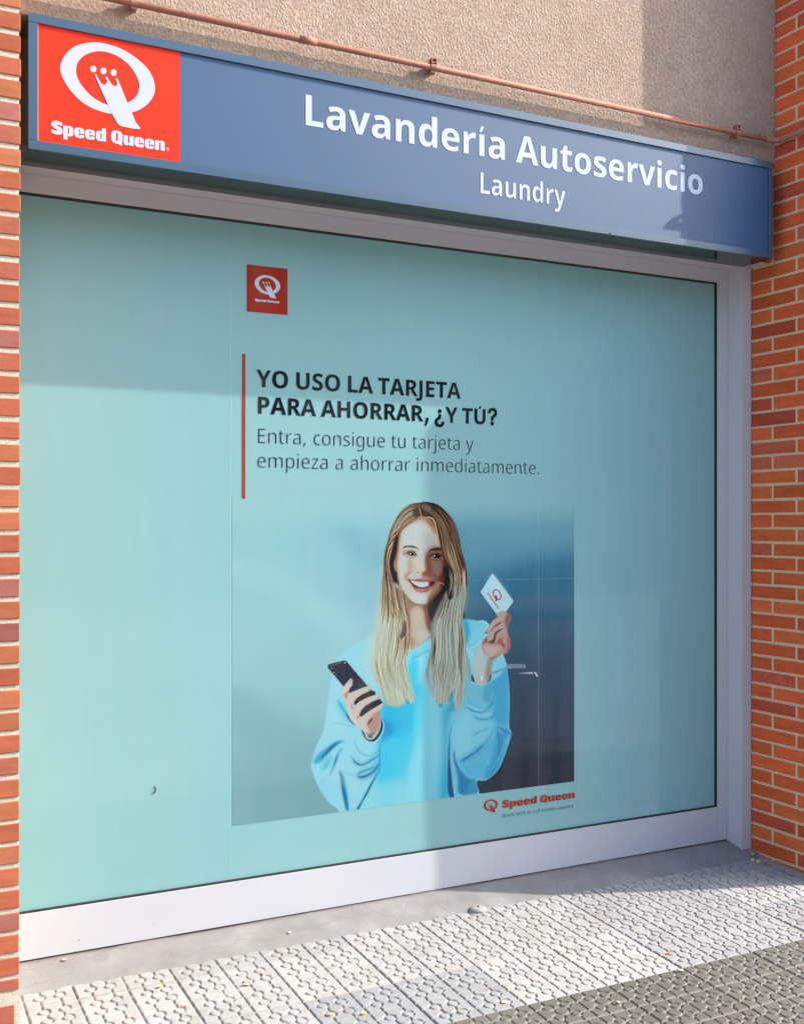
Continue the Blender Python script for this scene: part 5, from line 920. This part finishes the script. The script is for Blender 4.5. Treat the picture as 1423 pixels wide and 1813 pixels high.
red=part('red_panel',[(SX0+RW+.0015,xr,Yf-.0016,Yf+.0004,SZ0+RW-.002,SZ1-RW+.002)],M_red,sg,0)
part('panel_edge',[(SX0+RW+.0003,SX0+RW+.0014,Yf-.0018,Yf+.0003,SZ0+RW,SZ1-RW)],M_pink,sg,0)
Yt=Yf-.0022
put_logo(red,M_wlet,Yt,LX0,LX1,LZ1,LZ0)
xa,za=unproj(89.4,236.5,Yt); xb,zb=unproj(292.8,265.5,Yt); _,zc=unproj(89.4,213.7,Yt)
text('brand_lettering','Speed Queen','h',Yt,xa+.002,xb-.002,(za+zb)/2,(zc-za)*.98,M_wlet,red)
cx,cz=unproj(297,263.5,Yt); wall_mesh('registered_mark',[np.array([(cx+r*math.cos(a),cz+r*math.sin(a)) for a in np.linspace(0,2*math.pi,17)[:-1]]) for r in (.0048,.0038)],Yt,.0004,M_wlet,red)
text('registered_letter','R','r' if 'rR' in GL else 'b',Yt,cx-.0018,cx+.0020,cz-.0024,.0048,M_wlet,red)
Yb=Yf-.0018
xa,za=unproj(541,222.5,Yb); xb,zb=unproj(1243.5,343.5,Yb); _,zc=unproj(541,168.5,Yb)
text('sign_lettering','Lavandería Autoservicio','b',Yb,xa,xb,(za+zb)/2,zc-za,M_wlet,sg,lspace=.17)
xa,za=unproj(850,341.5,Yb); xb,zb=unproj(1001,359,Yb); _,zc=unproj(850,304,Yb)
text('laundry_lettering','Laundry','b',Yb,xa,xb,za,zc-za,M_wlet,sg,-.0009*SG)
for px,py in ((67,266),(413,317),(657,352.5),(1080,413),(1253,442)):
    u=(px-CXP)/F_PX; tt=(SZ0-C_)/((HOR-py)/F_PX); X=(.4545+.8907*u)*tt; Y=(.8907-.4545*u)*tt
    bm=bmesh.new(); box(bm,X-.004,X+.004,Y-.004,Y+.004,SZ0-.0015,SZ0+.001,.0005); obj('rivet',bm,M_black,sg)
# small soil marks of water on the frame stay in the lacquer noise
# ================================================================ conduit pipe
pi=thing('conduit_pipe','thin salmon painted pipe clipped along the rendered wall above the sign','pipe')
PY=3.358; PZ=1.5885+C_; PR=.0105
bm=bmesh.new(); tube(bm,[(-.5,PY,PZ),(1.35,PY,PZ),(3.43,PY,PZ)],PR,20); obj('pipe_run',bm,M_pipe,pi,True)
ex=XW-.024
bm=bmesh.new(); tube(bm,[(3.40,PY,PZ)]+[(ex-.03+.03*math.sin(a),PY-.03+.03*math.cos(a)+.0,PZ) for a in np.linspace(0,math.pi/2,8)]+[(ex,PY-.055,PZ)],PR+.0014,20); obj('elbow',bm,M_pipe,pi,True)
bm=bmesh.new(); tube(bm,[(ex,PY-.05,PZ),(ex,3.3,PZ),(ex,3.165,PZ)],PR,20); obj('pipe_return',bm,M_pipe,pi,True)
X,_=unproj(545,71,PY); bm=bmesh.new(); tube(bm,[(X-.03,PY,PZ),(X+.03,PY,PZ)],PR+.0016,20); obj('coupling',bm,M_pipe,pi,True)
def clip(X):
    bm=bmesh.new(); w2=.011
    tube(bm,[(X-w2,PY,PZ),(X+w2,PY,PZ)],PR+.0026,16)
    box(bm,X-w2,X+w2,PY+.004,YS-.0005,PZ-.014,PZ+.014,.001)
    box(bm,X-w2,X+w2,PY-.012,PY+.02,PZ+.0125,PZ+.0165,.0006); box(bm,X-w2,X-w2+.004,PY-.013,PY+.01,PZ+.010,PZ+.027,.0006); box(bm,X+w2-.004,X+w2,PY-.013,PY+.01,PZ+.010,PZ+.027,.0006)
    box(bm,X-w2,X+w2,PY-.013,PY+.01,PZ+.0255,PZ+.029,.0006); box(bm,X-w2+.002,X+w2-.002,PY-.004,PY+.02,PZ-.019,PZ-.012,.0006)
    return obj('clip',bm,M_pipe,pi)
for px,py in ((237,8),(766,122),(1304,233)): clip(unproj(px,py,PY)[0])
# ================================================================ advertising print on the glass
ad=thing('advertising_print','large poster print on the window with slogan and smiling woman holding phone and card','poster')
edge=lambda X:1/(1+np.exp(-(X-757)/4.5))            # where the tall shadow ends on the glass in the survey photo
FL=np.array(lin('9fd2d6')); FS=np.array(lin('86b1be'))
def unlight(disp,px):
    """survey colour -> ink colour: divide by the light that fell there"""
    e=edge(px)[...,None]; v=np.where(disp<=.04045,disp/12.92,((disp+.055)/1.055)**2.4)
    ref=FL*(1-e)+FS*e; hz=np.array((.028,.029,.03)); return FILM*np.maximum(v-hz,.002)/(ref-hz)
p=paint_picture()
xa,zt=unproj(411,880,YG); xb,_=unproj(1016.5,880,YG); _,zb=unproj(411,1463,YG)
st=.00165; xs=np.arange(xa,xb+st/2,st); zs_=np.arange(zb,zt,st); xs[-1]=xb; X,Z=np.meshgrid(xs,zs_)
px,py=proj(X,YG,Z)
fx=(px-PX0)*SS-.5; fy=(py-PY0)*SS-.5
cv=p.c
def samp(a,fx,fy):
    x0=np.clip(fx.astype(int),0,p.W-2); y0=np.clip(fy.astype(int),0,p.H-2); tx=np.clip(fx-x0,0,1)[...,None]; ty=np.clip(fy-y0,0,1)[...,None]
    return (a[y0,x0]*(1-tx)+a[y0,x0+1]*tx)*(1-ty)+(a[y0+1,x0]*(1-tx)+a[y0+1,x0+1]*tx)*ty
col=np.clip(samp(cv,fx,fy),.002,1); alb=np.clip(unlight(col,px),0.004,.95)
# fades into the plain film at its top
fade=np.clip((Z.max()-Z)/.12,0,1)[...,None]; fade=fade*fade*(3-2*fade)
reg=p.reg[np.clip(fy.round().astype(int),0,p.H-1),np.clip(fx.round().astype(int),0,p.W-1)]
alb=np.where((reg>0)[...,None],alb,FILM*(1-fade)+alb*fade)
M_print=mat('printed_ink',rough=.8,spec=0); t=NT(M_print); t.col(t.attr('col'))
rc=reg[:-1,:-1]
wp=tag(bpy.data.objects.new('printed_woman',None)); scene.collection.objects.link(wp); wp.parent=ad; del_=None
Yp=np.full(X.shape,YG+.0004)
names={0:('studio_backdrop',ad),2:('printed_sweatshirt',wp),3:('printed_hair',wp),4:('printed_skin',wp),5:('printed_phone',wp),6:('printed_card',wp)}
for k,(nm,par) in names.items():
    keep=(rc==k)
    if keep.any(): link(nm,grid_mesh(nm,X,Yp,Z,keep,alb),M_print,par)
# slogan
M_ink=mat('black_vinyl',(.004,.008,.012),.8,0); M_thin=mat('dark_grey_vinyl',(.006,.014,.02),.8,0); M_rinv=mat('brick_red_vinyl',(.36,.035,.012),.8,0)
M_grey=mat('pale_grey_vinyl',(.13,.22,.25),.8,0); M_lgrey=mat('silver_vinyl',(.58,.6,.70),.8,0)
Yv=YG-.0002
def ln(name,s,wt,l,r,cap,m,off,par=ad,**k):
    (x1,y1),(x2,y2),(x3,y3)=l,r,cap; xa,za=unproj(x1,y1,Yv); xb,zb=unproj(x2,y2,Yv); _,zc=unproj(x3,y3,Yv); _,zc0=unproj(x3,y1,Yv)
    print(name,round(za,4),round(zb,4)); return text(name,s,wt,Yv,xa,xb,za,zc-zc0,m,par,off,**k)
ln('slogan_line','YO USO LA TARJETA','b',(454,684.5),(815.5,704.6),(454,654),M_ink,0,lspace=.15)
ln('slogan_line','PARA AHORRAR, ¿Y TÚ?','b',(457,732),(880,750.5),(457,702),M_ink,0,lspace=.15)
ln('offer_line','Entra, consigue tu tarjeta y','r',(457,784.3),(838.5,789),(457,758),M_thin,-.0014*SG,lspace=.2)
ln('offer_line','empieza a ahorrar inmediatamente.','r',(455.7,827.7),(954.5,837.4),(455.7,801.5),M_thin,-.0014*SG,lspace=.2)
xa,zt=unproj(429,626,Yv); xb,_=unproj(434.2,626,Yv); _,zb=unproj(431,883,Yv); part('red_bar',[(xa,xb,Yv-.0003,Yv+.0003,zb,zt)],M_rinv,ad,0)
# small red square with the mark
xa,zt=unproj(437,467.5,Yv); xb,zt2=unproj(509,474,Yv); _,zb=unproj(437,551,Yv)
M_red2=mat('deep_red_vinyl',(.36,.022,.008),.8,0)
sq=part('logo_square',[(xa,xb,Yv-.0003,Yv+.0003,zb,zt)],M_red2,ad,0)
q=lambda x,y:unproj(400+x/8.894,440+y/8.894,Yv)
l_=q(450,560)[0]; r_=q(855,600)[0]; tp=q(630,418)[1]; bt=q(660,722)[1]
put_logo(sq,M_lgrey,Yv-.0006,l_,r_,tp,bt)
a_=q(455,825); b_=q(835,860); c_=q(455,785); text('brand_lettering','Speed Queen','h',Yv-.0006,a_[0],b_[0],(a_[1]+b_[1])/2,(c_[1]-a_[1])*.95,M_lgrey,sq,thick=.0004)
# bottom right mark
q=lambda x,y:unproj(820+x/6.468,1380+y/6.468,Yv)
put_logo(ad,M_rinv,Yv,q(233,300)[0],q(397,290)[0],q(315,232)[1],q(300,365)[1])
a_=q(443,330); b_=q(1275,215); c_=q(443,238); text('brand_lettering','Speed Queen','h',Yv,a_[0],b_[0],(a_[1]+b_[1])/2,(c_[1]-a_[1])*.9,M_rinv,ad)
a_=q(443,437); b_=q(1265,330); c_=q(443,392); text('tagline','World N°1 in self service laundry','r',Yv,a_[0],b_[0],(a_[1]+b_[1])/2,c_[1]-a_[1],M_grey,ad,-.0002*SG)
# ================================================================ small things on the ground
def gpt(px,py,lift=0,strip=False):
    u=(px-CXP)/F_PX; v=(HOR-py)/F_PX; Y=3.0
    for _ in range(30):
        tt=Y/(.8907-.4545*u); z=float(np.interp(Y,[0,3.45,3.53,3.60],[gz(0),gz(3.45),.026,.044])); tt=(z-CAMH)/v; Y=Y*.3+.7*(.8907-.4545*u)*tt
    return Vector(((.4545+.8907*u)*tt,Y,z+lift))
P0=gpt(846,1613); st_=thing('floor_stop','round grey metal floor stop stuck on the cement strip','door stop')
bm=bmesh.new(); pr=[(0,.0125),(.012,.0128),(.022,.0118),(.029,.0085),(.031,.0045),(.031,.001),(.028,-.004),(.034,-.006)]
rings=[[bm.verts.new((P0.x+r*math.cos(a),P0.y+r*math.sin(a),P0.z+h+.002)) for a in np.linspace(0,2*math.pi,33)[:-1]] for r,h in pr[1:]]; top=bm.verts.new((P0.x,P0.y,P0.z+pr[0][1]+.002))
for k in range(32): bm.faces.new((top,rings[0][k],rings[0][(k+1)%32]))
for A,B in zip(rings,rings[1:]):
    for k in range(32): bm.faces.new((A[k],B[k],B[(k+1)%32],A[(k+1)%32]))
M_stop=mat('dusty_metal',(.30,.29,.275),.6,.3); obj('stop_disc',bm,M_stop,st_,True)
bm=bmesh.new(); tube(bm,[(P0.x,P0.y,P0.z+.012),(P0.x,P0.y,P0.z+.0185)],.0035,10); obj('screw',bm,M_dark,st_)
LC={'yellow':(.62,.40,.05),'orange':(.60,.24,.05),'green':(.33,.38,.12),'straw':(.60,.50,.28),'brown':(.28,.16,.08),'tan':(.55,.35,.2)}
LM={k:mat(k+'_leaf',v,.7) for k,v in LC.items()}
def leaf(px,py,size,colr,label,curl=.4,rot=0,asp=.5,lift=.002):
    size*=.82
    P=gpt(px,py); bm=bmesh.new(); n=9; rows=[]
    for i in range(n):
        u=i/(n-1); w_=math.sin(math.pi*(.04+.92*u))**.8*asp*.5; x=(u-.5)
        rows.append([bm.verts.new((x,s_*w_,curl*(x*x)*.8+abs(s_)*w_*.45+.03*math.sin(7*u))) for s_ in (-1,-.5,0,.5,1)])
    for A,B in zip(rows,rows[1:]):
        for k in range(4): bm.faces.new((A[k],A[k+1],B[k+1],B[k]))
    for v in bm.verts:
        x,y=v.co.x*size,v.co.y*size; v.co=Vector((P.x+x*math.cos(rot)-y*math.sin(rot),P.y+x*math.sin(rot)+y*math.cos(rot),P.z+lift+max(0,v.co.z)*size))
    o=obj('fallen_leaf',bm,LM[colr],None,True); md=o.modifiers.new('s','SOLIDIFY'); md.thickness=.0006
    return tag(o,label,'leaf')
for a in [(644,1796,.022,'yellow','small bright yellow leaf on the grey tiles at the bottom edge',.3,.3),
 (1183,1690,.034,'orange','curled orange leaf lying on pale tiles near the brown band',.9,.2,.3),
 (437,1746,.036,'tan','curled tan leaf casting a dark shadow on the left tiles',1.0,.1,.45),
 (466,1726,.026,'tan','crumpled pale brown leaf beside a tile rosette on the left',.8,1.2,.6),
 (284,1749,.024,'green','pale green leaf on the second row of tiles at lower left',.4,.5,.7),
 (325,1785,.024,'brown','reddish brown leaf scrap between rosettes at lower left',.9,-.7,.5),
 (584,1798,.024,'yellow','pale yellow green leaf at the bottom edge between grey tiles',.5,0,.4),
 (513,1653,.016,'straw','tiny straw coloured scrap on the cement strip',.6,.8,.9),
 (114,1702,.020,'tan','tiny orange crumb on the cement strip under the white rail',.6,.5,.9),
 (1206,1721,.022,'straw','pale scrap on the seam between white and brown tiles',.6,.2,.8),
 (1095,1777,.018,'straw','small pale scrap on the brown tile band',.6,.9,.8),
 (892,1777,.024,'straw','pale chip of leaf at the lower edge of the white tiles',.5,.4,.6)]: leaf(*a)
for i,(px,py,c_,lb) in enumerate([(1332,1513,'tan','upper dried bud in the corner by the brick wall'),(1332,1523,'straw','middle pale dried bud in the corner by the brick wall'),(1342,1526,'straw','right pale dried bud in the corner by the brick wall')]):
    P=gpt(px,py+2); bm=bmesh.new(); bmesh.ops.create_icosphere(bm,subdivisions=2,radius=.008)
    for v in bm.verts: v.co=Vector((v.co.x*1.1,v.co.y,v.co.z*.8))*(1+.15*math.sin(v.co.x*900+i)+.1*math.cos(v.co.y*1100))+P+Vector((0,0,.005))
    tag(obj('dried_bud',bm,LM[c_],None,True),lb,'seed pod','dried buds in the corner')
# dark twig litter along the foot of the brick wall
for i,(px,py) in enumerate([(1338,1517),(1360,1533),(1384,1544),(1402,1552)]):
    P=gpt(px,py); bm=bmesh.new()
    for k in range(7):
        a=random.uniform(0,6.28); d=Vector((math.cos(a),math.sin(a),0))*random.uniform(.003,.009); c0=P+Vector((random.uniform(-.006,.004),random.uniform(-.014,.014),.003)); tube(bm,[c0-d,c0+d+Vector((0,0,.003))],.0011,5)
    tag(obj('twig_litter',bm,LM['brown']),['dark twig crumbs under the dried buds in the corner','first dark clump of twigs along the foot of the brick wall','second dark clump of twigs along the foot of the brick wall','third dark clump of twigs along the foot of the brick wall nearest the picture edge'][i],'litter')
# ================================================================ unseen plate added on the wall corner, shaped to cast the sign's notched shadow
ez=1.51+C_
br=thing('notch_shadow_caster','unseen curved plate added on the brick wall corner to cast the notched shadow on the sign','bracket')
bz=1.78+C_; hk=[(.004,-.01),(-.018,.041),(-.036,.082),(-.029,.093),(-.018,.092),(-.007,.083),(.004,.068)]
hole=[(0,.037),(-.012,.066),(-.006,.066),(0,.057)]
me=curve_mesh([np.array(hk),np.array(hole)],.004); n=len(me.vertices); c=np.empty(n*3,np.float32); me.vertices.foreach_get('co',c); c=c.reshape(-1,3)
d=np.c_[XW+.02+c[:,2],3.15+c[:,0],BRZ+c[:,1]]; me.vertices.foreach_set('co',d.ravel().astype(np.float32)); me.materials.clear(); link('caster_plate',me,M_dark,br)
# ================================================================ opposite side of the street (seen in the reflections)
if OPP:
    M_ob=mat('brown_facade',(.21,.18,.13),.85); M_ow=mat('opposite_window',(.05,.07,.09),.1,.8)
    ob=thing('opposite_building','brown apartment house across the street','building'); bm=bmesh.new(); box(bm,-30,34,-28,-20,zr,10.5); obj('facade',bm,M_ob,ob)
    for ix in range(13):
        for iz in range(3):
            x=-26+ix*4.1; z=zr+1.2+iz*3.1; part('window',[(x,x+1.5,-20.05,-19.98,z,z+1.5)],M_ow,ob,0)

    M_leaf=mat('sunlit_leaves',(.10,.16,.04),.55,.3); M_bark=mat('bark',(.12,.09,.06),.9); M_bark.node_tree
    tr_=thing('street_tree','small leafy tree across the street reflected faintly in the window','tree'); tx,ty,tz=15.4,-12.0,zr
    bm=bmesh.new(); tube(bm,[(tx,ty,tz),(tx+.03,ty,tz+1.2),(tx-.02,ty+.03,tz+2.2),(tx,ty,tz+3.4)],.07,10)
    for k in range(6): a=k*1.05; tube(bm,[(tx,ty,tz+1.9+.15*k),(tx+.5*math.cos(a),ty+.5*math.sin(a),tz+2.4+.15*k),(tx+.9*math.cos(a),ty+.9*math.sin(a),tz+2.9+.15*k)],.025,6)
    obj('trunk',bm,M_bark,tr_)
    r=np.random.default_rng(2); cl=[(r.normal(0,.75),r.normal(0,.75),r.normal(0,.8)) for _ in range(46)]; bm=bmesh.new()
    for i in range(3800):
        c=cl[r.integers(len(cl))]; q=Vector((tx+c[0],ty+c[1],tz+3.3+c[2]))+Vector(r.normal(0,.17,3)); a=Vector(r.normal(0,1,3)).normalized(); b=a.cross(Vector(r.normal(0,1,3))).normalized(); L=r.uniform(.05,.09)
        bm.faces.new([bm.verts.new(q+a*L),bm.verts.new(q+b*L*.5),bm.verts.new(q-a*L),bm.verts.new(q-b*L*.5)])
    me=bpy.data.meshes.new('crown'); bm.to_mesh(me); bm.free(); link('crown',me,M_leaf,tr_)
